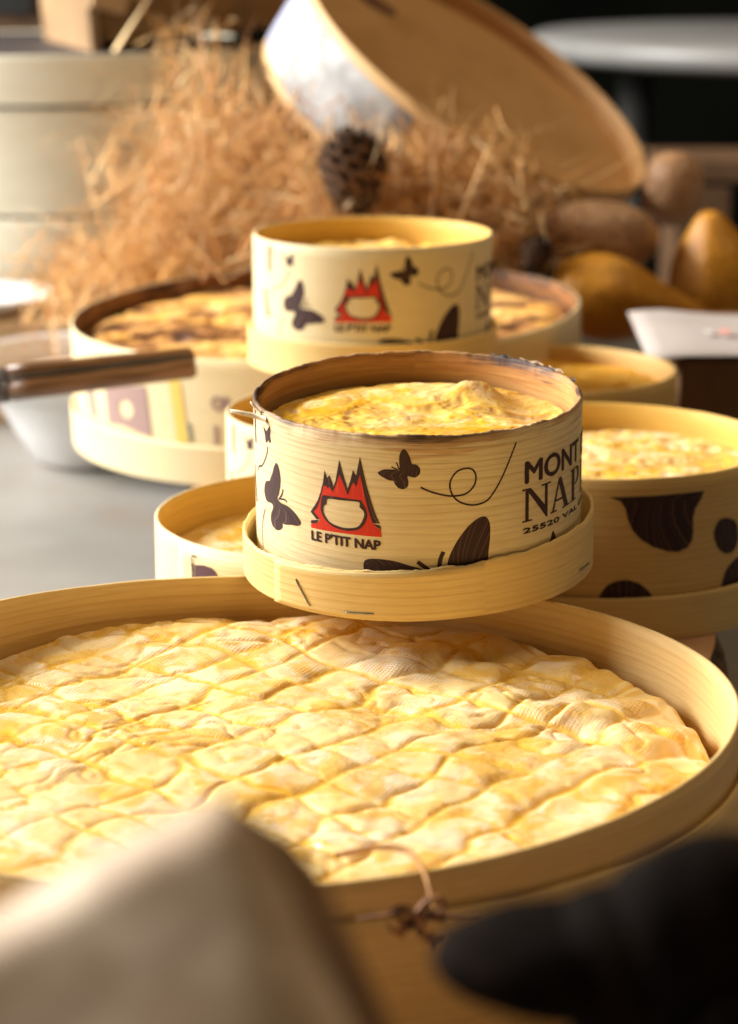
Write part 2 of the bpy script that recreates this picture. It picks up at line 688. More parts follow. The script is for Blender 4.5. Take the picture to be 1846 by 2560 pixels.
D = {
'mount': [(-39.9,32.8),(-38.0,35.3),(-36.6,37.4),(-35.4,40.3),(-34.3,43.9),(-33.5,48.3),(-32.6,45.7),(-31.6,46.9),(-30.1,43.1),(-29.3,45.1),(-27.7,52.7),(-26.3,47.8),(-24.8,43.0),(-23.7,46.2),(-22.7,49.9),(-21.7,47.8),(-20.2,54.7),(-19.2,50.1),(-17.9,44.5),(-16.3,39.0),(-15.1,35.3),(-13.7,32.2),(-16.0,32.2),(-16.6,33.3),(-17.7,37.0),(-18.7,41.1),(-19.5,45.2),(-20.3,48.3),(-21.0,46.5),(-21.7,44.2),(-22.6,45.6),(-23.4,44.4),(-24.8,40.8),(-26.2,44.4),(-27.8,47.8),(-29.1,44.0),(-30.5,41.2),(-31.7,43.0),(-32.4,42.2),(-33.0,43.0),(-34.2,42.8),(-35.4,38.4),(-36.7,35.1),(-38.4,33.1),(-37.0,31.8),(-35.9,30.8),(-37.5,30.7)],
'red': [(-16.0,32.2),(-16.6,33.3),(-17.7,37.0),(-18.7,41.1),(-19.5,45.2),(-20.3,48.3),(-21.0,46.5),(-21.7,44.2),(-22.6,45.6),(-23.4,44.4),(-24.8,40.8),(-26.2,44.4),(-27.8,47.8),(-29.1,44.0),(-30.5,41.2),(-31.7,43.0),(-32.4,42.2),(-33.0,43.0),(-34.2,42.8),(-35.4,38.4),(-36.7,35.1),(-38.4,33.1),(-37.0,31.8),(-35.9,30.8),(-36.8,29.4),(-39.8,28.6),(-39.8,27.2),(-25.7,27.5),(-13.1,27.6),(-13.3,30.1),(-14.7,30.7)],
'ring_out': [(-34.7,39.1),(-32.7,39.7),(-26.7,39.8),(-20.7,39.7),(-19.7,39.2),(-18.3,36.8),(-17.9,34.6),(-18.9,31.7),(-20.9,29.6),(-24.1,28.7),(-27.3,28.6),(-31.2,29.5),(-34.2,31.7),(-35.4,34.1),(-35.3,36.4)],
'ring_in': [(-32.3,38.6),(-26.7,38.9),(-20.9,39.0),(-20.6,37.3),(-19.2,36.0),(-19.1,34.3),(-20.1,31.9),(-21.6,30.3),(-24.9,29.5),(-28.2,29.6),(-32.0,30.7),(-34.1,33.2),(-34.2,35.5),(-33.0,36.9)],
'notch_a': [(-39.7,29.8),(-36.3,30.6),(-37.1,29.4),(-39.8,28.7)],
'notch_b': [(-15.9,32.0),(-13.8,31.6),(-13.3,31.1),(-13.3,30.2),(-14.7,30.9)],
'fly_a': [(-5.7,58.0),(-4.6,57.3),(-3.6,55.4),(-2.9,53.1),(-1.5,52.8),(-0.4,51.6),(-0.4,49.8),(-1.7,48.5),(-3.3,48.6),(-4.4,48.8),(-4.1,46.8),(-4.4,45.3),(-5.8,44.4),(-7.4,44.8),(-8.7,46.3),(-8.9,47.1),(-10.5,47.3),(-12.7,48.3),(-14.1,49.4),(-13.7,50.1),(-11.9,50.9),(-8.6,51.0),(-7.0,50.8),(-7.1,54.2),(-6.8,56.4)],
'fly_b': [(-58.0,45.8),(-56.6,44.8),(-55.6,42.0),(-55.6,38.8),(-56.8,35.1),(-57.8,33.3),(-55.5,32.3),(-51.2,32.1),(-47.4,30.6),(-44.8,28.3),(-45.1,27.0),(-46.7,26.3),(-49.5,26.0),(-52.5,25.3),(-54.7,25.0),(-55.0,23.7),(-56.8,22.3),(-59.3,21.7),(-62.0,22.4),(-63.3,24.3),(-62.8,26.6),(-61.2,29.3),(-62.5,30.3),(-66.4,30.0),(-68.5,32.0),(-68.5,34.5),(-66.7,37.0),(-63.5,38.1),(-62.7,39.2),(-61.2,41.2),(-59.7,44.0)],
'fly_c': [(-68.1,56.2),(-65.0,55.1),(-62.2,57.8),(-61.7,55.9),(-62.1,54.0),(-61.5,52.3),(-62.6,51.5),(-63.7,52.4),(-64.9,51.1),(-66.1,51.1),(-66.4,53.2)],
'wing_a': [(-19.5,17.8),(-18.3,19.4),(-14.4,19.9),(-9.1,19.5),(-3.9,18.0),(0.5,16.3),(0.4,12.5),(-16.8,11.8),(-19.1,14.7)],
'wing_b': [(8.2,17.0),(9.0,20.9),(11.6,26.1),(15.4,30.9),(19.3,33.5),(21.7,33.2),(22.9,30.7),(23.0,26.4),(22.5,21.8),(22.1,17.1),(20.9,13.3),(8.2,13.8)],
'tip': [(50.8,22.7),(51.8,21.3),(53.2,18.2),(54.9,16.8),(54.4,15.1),(48.2,15.6),(48.1,18.1),(49.5,20.1),(50.0,21.8)],
'swirl': [(-0.2,45.1),(2.8,43.6),(7.2,42.2),(10.9,41.7),(14.7,42.2),(17.3,44.6),(18.0,47.6),(17.0,50.0),(14.7,50.8),(11.7,50.0),(9.6,47.2),(9.4,44.1),(10.9,40.9),(13.9,38.8),(17.7,38.0),(21.7,38.9),(24.5,41.8),(27.0,45.6),(29.5,50.3),(31.7,54.9),(32.8,57.2)],
}


def serif_word():
    """N A P I O T drawn as thick-and-thin letters, cap height 1"""
    def R(x0, x1, y0, y1):
        return fill2d([[(x0, y0), (x1, y0), (x1, y1), (x0, y1)]])
    bms = []
    # N
    bms += [R(0.08, 0.17, 0.05, 0.94), R(0.0, 0.26, 0.0, 0.05), R(0.62, 0.71, 0.22, 0.95), R(0.52, 0.82, 0.95, 1.0),
            fill2d([[(0.0, 1.0), (0.22, 1.0), (0.71, 0.22), (0.71, -0.02), (0.66, -0.02), (0.12, 0.95), (0.0, 0.95)]])]
    x = 0.80
    bms += [fill2d([[(x + 0.30, 1.0), (x + 0.40, 1.0), (x + 0.70, 0.05), (x + 0.52, 0.05), (x + 0.31, 0.80), (x + 0.13, 0.05), (x + 0.06, 0.05)]]),
            R(x, x + 0.24, 0.0, 0.05), R(x + 0.44, x + 0.78, 0.0, 0.05), R(x + 0.19, x + 0.48, 0.30, 0.36)]
    x = 1.62
    bms += [R(x + 0.08, x + 0.24, 0.05, 0.95), R(x, x + 0.34, 0.0, 0.05), R(x, x + 0.10, 0.95, 1.0)]
    o = [(x + 0.10, 1.0), (x + 0.36, 1.0), (x + 0.52, 0.95), (x + 0.60, 0.84), (x + 0.60, 0.66), (x + 0.52, 0.53), (x + 0.38, 0.47), (x + 0.25, 0.47),
         (x + 0.25, 0.52), (x + 0.34, 0.53), (x + 0.42, 0.62), (x + 0.44, 0.75), (x + 0.42, 0.88), (x + 0.34, 0.95), (x + 0.10, 0.95)]
    bms += [fill2d([o])]
    x = 2.32
    bms += [R(x + 0.08, x + 0.24, 0.05, 0.95), R(x, x + 0.32, 0.0, 0.05), R(x, x + 0.32, 0.95, 1.0)]
    x = 2.72
    c = [(x + 0.4 + 0.40 * math.cos(a), 0.5 + 0.52 * math.sin(a)) for a in np.linspace(0, 2 * PI, 28, endpoint=False)]
    ci = [(x + 0.4 + 0.23 * math.cos(a), 0.5 + 0.44 * math.sin(a)) for a in np.linspace(0, 2 * PI, 28, endpoint=False)]
    bms += [fill2d([c, ci])]
    x = 3.58
    bms += [R(x + 0.26, x + 0.42, 0.05, 0.95), R(x + 0.18, x + 0.5, 0.0, 0.05), R(x, x + 0.68, 0.95, 1.0), R(x, x + 0.05, 0.78, 0.95), R(x + 0.63, x + 0.68, 0.78, 0.95)]
    return join(*bms)


def small_prints(shp, wall, du=0.0, dv=0.0, detail=True):
    kw = dict(shp=shp, parent=wall, du=du, dv=dv)
    # emblem
    em = empty_free = None
    o = wrap('emblem_outline', join(fill2d([D['mount']]), fill2d([catmull(D['ring_out'], True, 4), catmull(D['ring_in'], True, 4)]),
                                    fill2d([D['notch_a']]), fill2d([D['notch_b']])), m=M_INK, off=0.00012, **kw)
    wrap('emblem_fill', fill2d([D['red'], catmull(D['ring_out'], True, 4)]), m=M_RED, off=0.00008, **kw)
    wrap('lettering', text2d("LE P'TIT NAP", (-39.8, -13.4, 22.9, 26.6), 0.26), m=M_INK, **kw)
    # butterflies
    wrap('butterfly_print', join(fill2d([catmull(D['fly_a'])]), stroke([(-9.6, 51.9), (-7.4, 50.9)], 0.45, False), stroke([(-8.0, 53.5), (-6.9, 50.8)], 0.45, False)), m=M_INK, **kw)
    wrap('butterfly_print', join(fill2d([catmull(D['fly_b'])]), stroke([(-54.1, 37.4), (-54.9, 35.3), (-57.0, 33.2)], 0.6), stroke([(-57.0, 33.4), (-53.2, 34.0), (-51.9, 33.4)], 0.6)), m=M_INK, **kw)
    wrap('butterfly_print', fill2d([D['fly_c']]), m=M_INK, **kw)
    wrap('butterfly_print', join(fill2d([catmull(D['wing_a'])]), fill2d([catmull(D['wing_b'])]), stroke([(-1.4, 19.4), (3.0, 16.0)], 1.4, False), stroke([(7.1, 22.7), (6.0, 19.8), (5.6, 15.6)], 1.4)), m=M_INK, **kw)
    wrap('butterfly_print', fill2d([D['tip']]), m=M_INK, **kw)
    wrap('swirl_line', stroke(D['swirl'], 0.62), m=M_INK, **kw)
    wrap('swirl_line', stroke([(-64.4, 49.9), (-65.2, 47.3), (-67.5, 44.2), (-70.5, 41.6), (-74.8, 40.0), (-76.9, 37.5)], 0.62), m=M_INK, **kw)
    wrap('swirl_line', stroke([(-68.2, 26.7), (-70.7, 23.0), (-72.2, 19.1), (-72.6, 15.1), (-71.9, 11.4)], 0.62), m=M_INK, **kw)
    wrap('edge_mark', join(stroke([(-78.4, 60.0), (-79.4, 54.4), (-79.2, 47.2)], 2.6), stroke([(-83.5, 38.4), (-82.8, 32.2), (-80.3, 25.6)], 2.6)), m=M_INK, **kw)
    wrap('lettering', text2d("MONT D'OR", (36.4, 104, 42.0, 50.2), 0.38), m=M_INK, **kw)
    sw = serif_word()
    fit2d(sw, (35.4, 108, 28.6, 40.6))
    wrap('lettering', sw, m=M_INK, **kw)
    wrap('lettering', text2d("25520 VAL D'USIERS", (35.7, 102, 24.8, 26.9), 0.2), m=M_INK, **kw)


# cheeses --------------------------------------------------------------


def cheese(name, R, fh, m, loc, rot=(0, 0, 0), rings=120, segs=360, skirt=0.012, shp=None, brown=False):
    """fh(x, y, rho) -> height, groove, wet (, brown)"""
    rho = np.concatenate([np.linspace(0, 1, rings) ** 0.75, [1.0]])
    th = np.linspace(0, 2 * PI, segs, endpoint=False)
    RR, TT = np.meshgrid(rho, th, indexing='ij')
    edge = R * (1 + 0.010 * (fbm(np.cos(TT) * 4 + 9, np.sin(TT) * 4 + 5, 33, 4) - 0.5) * 2)
    X = RR * edge * np.cos(TT); Y = RR * edge * np.sin(TT)
    res = fh(X, Y, RR)
    Z = res[0].copy()
    Z[-1] = Z[-1].min() - skirt
    Z[-2] -= 0.0012
    V = np.stack([X, Y, Z], -1).reshape(-1, 3)
    F = []
    nr = len(rho)
    base = (np.arange(nr - 1)[:, None] * segs + np.arange(segs)[None]).ravel()
    nxt = (np.arange(nr - 1)[:, None] * segs + (np.arange(segs)[None] + 1) % segs).ravel()
    F = np.stack([base, base + segs, nxt + segs, nxt], -1)
    at = dict(groove=res[1].ravel(), wet=res[2].ravel())
    if brown:
        at['brown'] = res[3].ravel()
    return mk(name, V, F.tolist(), m, None, attrs=at, loc=loc, rot=rot)


def big_height(x, y, rho):
    wx = x + 0.0105 * (fbm(x * 30, y * 30, 3, 3) - 0.5) * 2
    wy = y + 0.0105 * (fbm(x * 30 + 7, y * 30 + 3, 8, 3) - 0.5) * 2
    # lattice of the cloth: two crossing families of creases
    a = np.array([[0.0120, 0.0150], [0.0155, -0.0130]])
    inv = np.linalg.inv(a.T)
    p = inv[0, 0] * wx + inv[0, 1] * wy + 100.2
    q = inv[1, 0] * wx + inv[1, 1] * wy + 100.4
    ip, iq = np.round(p).astype(int), np.round(q).astype(int)
    cp, cq = np.floor(p).astype(int), np.floor(q).astype(int)
    dp = np.abs(p - ip) * 0.019; dq = np.abs(q - iq) * 0.019
    tab = np.random.RandomState(5).rand(256, 256, 5)
    sp = 0.35 + 0.65 * tab[ip % 256, (cq // 2) % 256, 0]
    sq = 0.45 + 0.55 * tab[(cp // 2) % 256, iq % 256, 1]
    gp = np.exp(-(dp / 0.0016) ** 2) * sp
    gq = np.exp(-(dq / 0.0016) ** 2) * sq
    g = np.maximum(gp, gq)
    # soft pillows between the creases, each with a height and tilt of its own
    fp, fq = p - cp - 0.5, q - cq - 0.5
    c = tab[cp % 256, cq % 256]
    bl = np.clip(1 - (np.abs(fp * 2) ** 4), 0, 1) * np.clip(1 - (np.abs(fq * 2) ** 4), 0, 1)
    pil = bl * (0.0004 + 0.0011 * c[..., 2] + 0.0009 * (c[..., 3] - 0.5) * fp + 0.0010 * (c[..., 4] - 0.5) * fq) * (0.15 + 0.95 * vnoise(x * 24 + 3, y * 24, 77))
    low = 0.0075 * (fbm(x * 16, y * 16, 21, 3) - 0.5)
    med = 0.0019 * (fbm(x * 60, y * 60, 25, 3) - 0.5)
    rid = 1 - np.abs(fbm(wx * 75, wy * 75, 29, 3) * 2 - 1) * 3.0
    rid = np.clip(rid, 0, 1) ** 2
    rm = sstep(0.45, 0.6, fbm(x * 25 + 3, y * 25, 41, 2))
    fine = 0.0003 * (fbm(x * 260, y * 260, 45, 3) - 0.5)
    z = 0.65 * pil - 0.0007 * g + 0.8 * low + 0.75 * med - 0.0008 * rid * rm + fine
    # the right half is lumpier
    lump = sstep(-0.03, 0.08, x) * sstep(-0.09, 0.03, y)
    z = z + lump * 0.006 * (fbm(x * 55 + 31, y * 55, 61, 2) - 0.5)
    z = z + 0.0035 * sstep(0.05, 0.13, y) - 0.0075 * sstep(0.955, 1.0, rho) ** 1.5 - 0.002 * sstep(0.8, 1.0, rho)
    wetn = fbm(x * 42, y * 42, 51, 3)
    wet = np.clip(g * 1.1, 0, 1) * sstep(0.42, 0.62, wetn) + sstep(0.66, 0.74, wetn) * 0.7 + rid * rm * 0.4
    gg = np.clip(g + 0.55 * rid * rm, 0, 1) + 0.5 * sstep(0.95, 1, rho)
    # milky sheet of whey lying in the dip by the rear edge
    return z, gg, np.clip(wet, 0, 1)


def melted(seed, amp=0.004, sc=70, dome=0.0):
    def f(x, y, rho):
        wx = x + 0.004 * (fbm(x * 60, y * 60, seed, 3) - 0.5)
        wy = y + 0.004 * (fbm(x * 60 + 5, y * 60, seed + 1, 3) - 0.5)
        n = fbm(wx * sc, wy * sc, seed + 2, 4)
        rid = np.clip(1 - np.abs(n * 2 - 1) * 4, 0, 1)
        z = amp * (n - 0.5) * 2 + amp * 0.25 * rid + 0.10 * amp * (fbm(x * 300, y * 300, seed + 6, 3) - 0.5) + dome * (1 - rho ** 2) - 0.003 * sstep(0.9, 1, rho)
        wn = fbm(x * 80, y * 80, seed + 9, 3)
        return z, rid * 0.8, sstep(0.45, 0.62, wn)
    return f


def front_height(x, y, rho):
    z, g, w = melted(101, 0.0022, 62)(x, y, rho)
    ang = 0
    # lump of rind pushed up at the right rear, a hollow of whey beyond it
    d2 = ((x - 0.0235) / 0.0085) ** 2 + ((y - 0.022) / 0.0075) ** 2
    z = z + 0.0042 * np.exp(-d2) * (0.8 + 0.5 * (fbm(x * 120, y * 120, 113, 2) - 0.35)) + 0.0028 * np.exp(-(((x - 0.0165) / 0.005) ** 2 + ((y - 0.020) / 0.005) ** 2))
    z = z - 0.004 * np.exp(-(((x - 0.040) / 0.012) ** 2 + ((y - 0.006) / 0.02) ** 2))
    # a slope down to the left and to the rear
    z = z + 0.0022 * sstep(0.9, 1, rho) - 0.0030 * sstep(0.55, 1.0, rho) * sstep(-0.02, 0.05, y) - 0.0006 * sstep(0.0, -0.05, x) + 0.0022 * sstep(0.0, -0.045, y)
    return z, g, np.clip(w + sstep(0.032, 0.045, x) * 0.6, 0, 1)


def cooked_height(x, y, rho):
    z, g, w = melted(141, 0.0035, 60)(x, y, rho)
    b = fbm(x * 32, y * 70, 151, 4)
    c = np.clip(1 - np.abs(fbm(x * 22, y * 60, 161, 3) * 2 - 1) * 6, 0, 1)
    brown = sstep(0.42, 0.60, b) * 0.55 + c * 0.5 * sstep(0.4, 0.55, b) + 0.45 * sstep(0.93, 1, rho)
    brown = 0.12 + brown * (0.5 + 0.6 * sstep(-0.11, -0.02, y))
    return z, g, w * 0.6, np.clip(brown, 0, 1)


def cheese_box(label, loc, R, h, th_tray, rim_mats, tray_mat, rot=(0, 0, 0), shp=None, tshp=None, ztop=None, ttop=None, rough=0.00012, seed=1, group=None, gap=0.0030, n=240):
    """a round spruce box standing in its own lid; local origin is the bottom of the lid"""
    root = empty('cheese_box', loc, rot)
    tag(root, label, 'cheese box', group)
    shp = shp or Shape(R)
    tshp = tshp or Shape(R + gap)
    zt = ztop or (lambda t: h)
    tt = ttop or (lambda t: th_tray)
    wall = ring('wall', shp, 0.0015, zt, rim_mats, root, rough=rough, seed=seed, n=n)
    tray = ring('lid', tshp, 0.0, tt, [tray_mat, tray_mat], root, thick=0.0013, rough=rough, seed=seed + 5, n=n)
    disc('lid_panel', tshp, 0.0004, 0.0009, tray_mat, tray)
    return root, wall, tray, shp, tshp


def local(root, p):
    M = Matrix.Translation(root.location) @ root.rotation_euler.to_matrix().to_4x4()
    return M @ Vector(p)


# ------------------------------------------------------------------ the setting
kt = NT('greyed_table_top')
vv = kt.coords('Object', (3, 5, 3))
n1 = kt.noise(vv, 1.6, 5, 0.6, 0.4)
n2 = kt.noise(kt.coords('Object'), 9, 4)
cc = kt.mix(kt.mapr(n1, 0.35, 0.7), (0.22, 0.21, 0.195), (0.28, 0.275, 0.265))
cc = kt.mix(kt.mapr(n2, 0.52, 0.7, 0, 0.55), cc, (0.24, 0.175, 0.13))
kt.set(color=cc, rough=0.42, spec=0.5, normal=kt.bump(n1, 0.1, 0.001))
M_TABLE = kt.m
M_DARK = simple('dark_wall_paint', (0.0045, 0.0052, 0.0038), 0.8, spec=0.05, var=0.3, scale=2)
M_FLOOR = simple('dark_floor', (0.022, 0.018, 0.014), 0.6, var=0.3, scale=3)

ZT = -0.110   # table top
ZS = -0.0555  # top of the thick board
wl = box('wall', (0, 4.6, 0.6), (9, 0.1, 3.4), M_DARK, bevel=0)
tag(wl, None, None, kind='structure')
fl = box('floor', (0, 2.5, -0.95), (9, 6, 0.1), M_FLOOR, bevel=0)
tag(fl, None, None, kind='structure')

tb = empty('table', (0, 1.05, ZT))
tag(tb, 'greyish table top carrying all the cheese boxes', 'table')
box('table_top', (0, 0, -0.02), (2.6, 2.0, 0.04), M_TABLE, tb, bevel=0.004)
for sx in (-1.2, 1.2):
    for sy in (-0.9, 0.9):
        box('leg', (sx, sy, -0.41), (0.06, 0.06, 0.739), M_TABLE, tb, bevel=0.003)

# thick live-edge board under the boxes
kb = NT('oiled_board')
vv = kb.coords('Object', (4, 26, 26), (0, 0, 1.2))
n1 = kb.noise(vv, 2.2, 5, 0.6, 0.6)
kb.set(color=kb.mix(kb.mapr(n1, 0.35, 0.68), (0.46, 0.24, 0.12), (0.58, 0.35, 0.19)), rough=0.5, normal=kb.bump(n1, 0.2, 0.001))
M_BOARD = kb.m
kk = NT('rough_bark')
vv = kk.coords('Object', (90, 90, 40))
n1 = kk.noise(vv, 1.6, 6, 0.7, 0.8)
kk.set(color=kk.mix(kk.mapr(n1, 0.4, 0.65), (0.035, 0.018, 0.010), (0.20, 0.11, 0.06)), rough=0.9, normal=kk.bump(n1, 1.0, 0.004))
M_BARK = kk.m
ol = [(-0.18, 0.44), (0.02, 0.42), (0.155, 0.46), (0.142, 0.62), (0.120, 0.74), (0.126, 0.86), (0.139, 0.93), (0.142, 1.03), (0.136, 1.2), (0.14, 1.42),
      (0.0, 1.44), (-0.08, 1.42), (-0.086, 1.25), (-0.088, 1.12), (-0.078, 1.02), (-0.1, 0.93), (-0.165, 0.86), (-0.185, 0.7), (-0.19, 0.55)]
ol = catmull(ol, True, 10)
bo = empty('wooden_board', (0, 0, ZT))
tag(bo, 'thick reddish wooden board with a bark edge beneath the boxes', 'board')


def wob(i, k, s):
    return 0.0025 * (vnoise(i * 0.7, k * 1.7, s) - 0.5) * 2


n = len(ol)
T = ZS - ZT
mk('plank', [(x, y, T) for x, y in ol] + [(x, y, 0.0005) for x, y in ol], [tuple(range(n)), tuple(range(2 * n - 1, n - 1, -1))], M_BOARD, bo, smooth=False)
cxy = (sum(p[0] for p in ol) / n, sum(p[1] for p in ol) / n)
BV = []
for k in range(9):
    f = k / 8
    out = 0.0045 * math.sin(PI * f) + 0.0012
    for i, (x, y) in enumerate(ol):
        a = ol[i - 1]; b = ol[(i + 1) % n]
        d = Vector((b[0] - a[0], b[1] - a[1])).normalized()
        e = (out if 0 < k < 8 else 0.0) + (wob(i, k, 70) if 0 < k < 8 else 0)
        BV.append((x + d.y * e, y - d.x * e, 0.0008 + (T - 0.0010) * f))
BF = [(k * n + i, k * n + (i + 1) % n, (k + 1) * n + (i + 1) % n, (k + 1) * n + i) for k in range(8) for i in range(n)]
mk('bark', BV, BF, M_BARK, bo)

# ------------------------------------------------------------------ the big box in front
BIGC = (-0.03085, 0.68104, ZS + 0.0003)
BH = -ZS - 0.0003
bshp = Shape(0.13994, 0.00176, 0.01808)
btop = lambda t: BH + 0.00133 * math.cos(2 * (t - PI / 2)) - 0.00122 * math.sin(2 * (t - PI / 2))
root, wall, tray, _, tsh = cheese_box('largest open round spruce box in front, full of pale creased cheese', BIGC, 0.14, BH, 0.042,
                                      [M_BIG, M_BIG], M_TRAY, shp=bshp, tshp=Shape(0.1424, 0.00176, 0.01808), ztop=btop,
                                      ttop=lambda t: 0.0435 + 0.0012 * math.sin(t * 2 + 1), n=420, seed=3)
# grass drawing on the lid of the big box
gbm = []
rg = random.Random(5)
for k in range(20):
    u = 118 + k * 2.6 + rg.uniform(-1, 1)
    hgt = rg.uniform(12, 26)
    gbm.append(stroke([(u, 8), (u + rg.uniform(-1, 1), 8 + hgt * .5), (u + rg.uniform(-4, 4), 8 + hgt)], rg.uniform(0.5, 1.3)))
wrap('grass_print', join(*gbm), tsh, M_INK, tray)

ch = cheese('cheese', 0.1362, big_height, M_CH_BIG, (BIGC[0], BIGC[1], -0.0165), rings=230, segs=720)
ch.scale = (1.0, 1.0, 1.0)
tag(ch, 'broad pale yellow cheese with a creased lattice rind in the largest box', 'cheese')
for v in ch.data.vertices:   # follow the outline of the box
    A = math.atan2(v.co.y, v.co.x)
    f = 1 + 0.00176 * math.cos(2 * A) + 0.01808 * math.sin(2 * A)
    v.co.x *= f
    v.co.y *= f

# ------------------------------------------------------------------ the small box in focus
fs = Shape(0.0575, -0.00923, -0.00685)
fts = Shape(0.06147, 0.00375, 0.0236)


def ftop(t):
    A = t - PI / 2
    return 0.06176 - 0.0002 * math.cos(A) - 0.00018 * math.sin(A) - 0.00041 * math.cos(2 * A) + 0.0006 * math.exp(-((t - 2.3) / 0.25) ** 2)


def fttop(t):
    A = t - PI / 2
    return 0.01777 + 0.00305 * math.cos(A) + 0.00008 * math.sin(A)


FO = (0.0176, 0.82624, 0.0026)
FR = (0.06377, -0.01401, 0)
root, wall, tray, _, _ = cheese_box('singed small printed box in sharp focus, balanced on the rim of the largest box', FO, 0.0575, 0.0617, 0.0177,
                                    [M_BOUT, M_BIN], M_TRAY, rot=FR, shp=fs, tshp=fts, ztop=ftop, ttop=fttop, rough=0.0006, seed=12, n=360)
small_prints(fs, wall)
strip_patch('overlap_strip', fts, -0.878, 0.35, lambda t: 0.0002, lambda t: fttop(t) - 0.0004, 0.0001, M_TRAY, tray, zig=0.00035)


def staple(shp, p0, p1, parent, w=0.0007, off=0.0016):
    V = []; F = []
    N = 10; S = 6
    for i in range(N):
        f = i / (N - 1)
        u = (p0[0] + (p1[0] - p0[0]) * f) / 1000; v = (p0[1] + (p1[1] - p0[1]) * f) / 1000
        t = u / shp.R
        rr = float(shp.r(t)) + off - (0.0009 if i in (0, N - 1) else 0)
        c = Vector((rr * math.sin(t), -rr * math.cos(t), v))
        er = Vector((math.sin(t), -math.cos(t), 0)); et = Vector((math.cos(t), math.sin(t), 0))
        d = (et * (p1[0] - p0[0]) + Vector((0, 0, 1)) * (p1[1] - p0[1])).normalized()
        sd = d.cross(er)
        for k in range(S):
            a = 2 * PI * k / S
            V.append(c + (er * math.cos(a) * 0.55 + sd * math.sin(a)) * w / 2)
    for i in range(N - 1):
        for k in range(S):
            F.append((i * S + k, i * S + (k + 1) % S, (i + 1) * S + (k + 1) % S, (i + 1) * S + k))
    F += [tuple(range(S)), tuple(range((N - 1) * S, N * S))]
    return mk('staple', V, F, M_STEEL, parent)


staple(fts, (-44.1, 11.3), (-37.8, 1.7), tray)
staple(fts, (-26.4, 2.2), (-15.0, 2.6), tray)
staple(fts, (68.7, 4.7), (80.1, 3.9), tray, off=0.0004)


def splinter(pts, w, m, parent):
    V = []; F = []
    S = 5
    for i, (c, ww) in enumerate(zip(pts, w)):
        for k in range(S):
            a = 2 * PI * k / S
            V.append((c[0], c[1] + math.cos(a) * ww, c[2] + math.sin(a) * ww * 0.8))
    for i in range(len(pts) - 1):
        for k in range(S):
            F.append((i * S + k, i * S + (k + 1) % S, (i + 1) * S + (k + 1) % S, (i + 1) * S + k))
    F += [tuple(range(S)), tuple(range((len(pts) - 1) * S, len(pts) * S))]
    U = [(0.1 + V[v][0], V[v][2]) for f in F for v in f]
    return mk('splinter', V, F, m, parent, uvs=U)


M_SPLINT = simple('torn_wood_fibre', (0.80, 0.66, 0.45), 0.7, scale=500)
splinter([(-0.0515, -0.0245, 0.0592), (-0.056, -0.0235, 0.0605), (-0.0605, -0.0225, 0.0612), (-0.0637, -0.0222, 0.0618)], [0.0013, 0.0012, 0.0011, 0.0009], M_SPLINT, wall)
splinter([(-0.0535, -0.020, 0.0600), (-0.0558, -0.0195, 0.0628), (-0.0570, -0.019, 0.0640)], [0.0012, 0.0010, 0.0005], M_SPLINT, wall)
splinter([(-0.0530, -0.0215, 0.0605), (-0.0505, -0.025, 0.0608), (-0.0478, -0.0285, 0.0612), (-0.0465, -0.0298, 0.0606)], [0.0009, 0.0011, 0.0012, 0.0005], M_SPLINT, wall)
# torn fibres on the scorched rear right of the rim
for a, l in ((2.05, 0.010), (2.3, 0.012), (2.55, 0.008), (1.8, 0.006)):
    p = []
    for k in range(5):
        t = a + (k - 2) * l / 4 / 0.0575
        p.append(((0.0566) * math.sin(t), -(0.0568) * math.cos(t), 0.0617 + 0.0005 * math.sin(k * 1.9) + 0.0003))
    splinter(p, [0.0003, 0.0008, 0.0009, 0.0007, 0.0003], simple('scorched_fibre', (0.42, 0.29, 0.18), 0.8, var=0.3, scale=500) if l > 0.009 else M_CHAR, wall)

band = ring('bark_band', Shape(0.0535), 0.030, lambda t: 0.0497 + 0.0005 * math.sin(t * 5), [M_CHAR, M_CHAR], root, thick=0.0010, rough=0.0005, seed=30)
fc = cheese('cheese', 0.0523, front_height, M_CH_SM, local(root, (0, 0, 0.0545)), FR, rings=130, segs=420)
tag(fc, 'molten golden cheese with a raised lump inside the singed small box', 'cheese')

# ------------------------------------------------------------------ the small box behind
bs = Shape(0.0575)
root, wall, tray, _, bt = cheese_box('clean small printed box in the rear, perched on the browned box', (0.00167, 1.15944, 0.0129), 0.0575, 0.0618, 0.0177,
                                     [M_PALE, M_IN], M_TRAY, shp=bs, seed=21)
small_prints(bs, wall, du=22.0)
tc_ = cheese('cheese', 0.0545, melted(201, 0.003, 90), M_CH_SM, (0.00167, 1.15944, 0.0129 + 0.0505), rings=70, segs=200)
tag(tc_, 'yellow cheese low inside the clean small box at the rear', 'cheese')

# small box at the left, mostly hidden
root, wall, tray, _, _ = cheese_box('small printed box half hidden left of the singed box', (-0.0055, 1.043, -0.0499), 0.0575, 0.0618, 0.0177,
                                    [M_PALE, M_IN], M_TRAY, shp=bs, seed=23)
small_prints(bs, wall, du=12.0)
box('wooden_disc', (0, 0, 0), (0.08, 0.08, 0.0044), M_BOARD, root, bevel=0.001).location = (0, 0, -0.0029)
c_ = cheese('cheese', 0.0545, melted(211, 0.003, 90), M_CH_SM, (-0.0055, 1.043, -0.0499 + 0.048), rings=50, segs=140)
tag(c_, 'cheese in the half-hidden small box on the left', 'cheese')

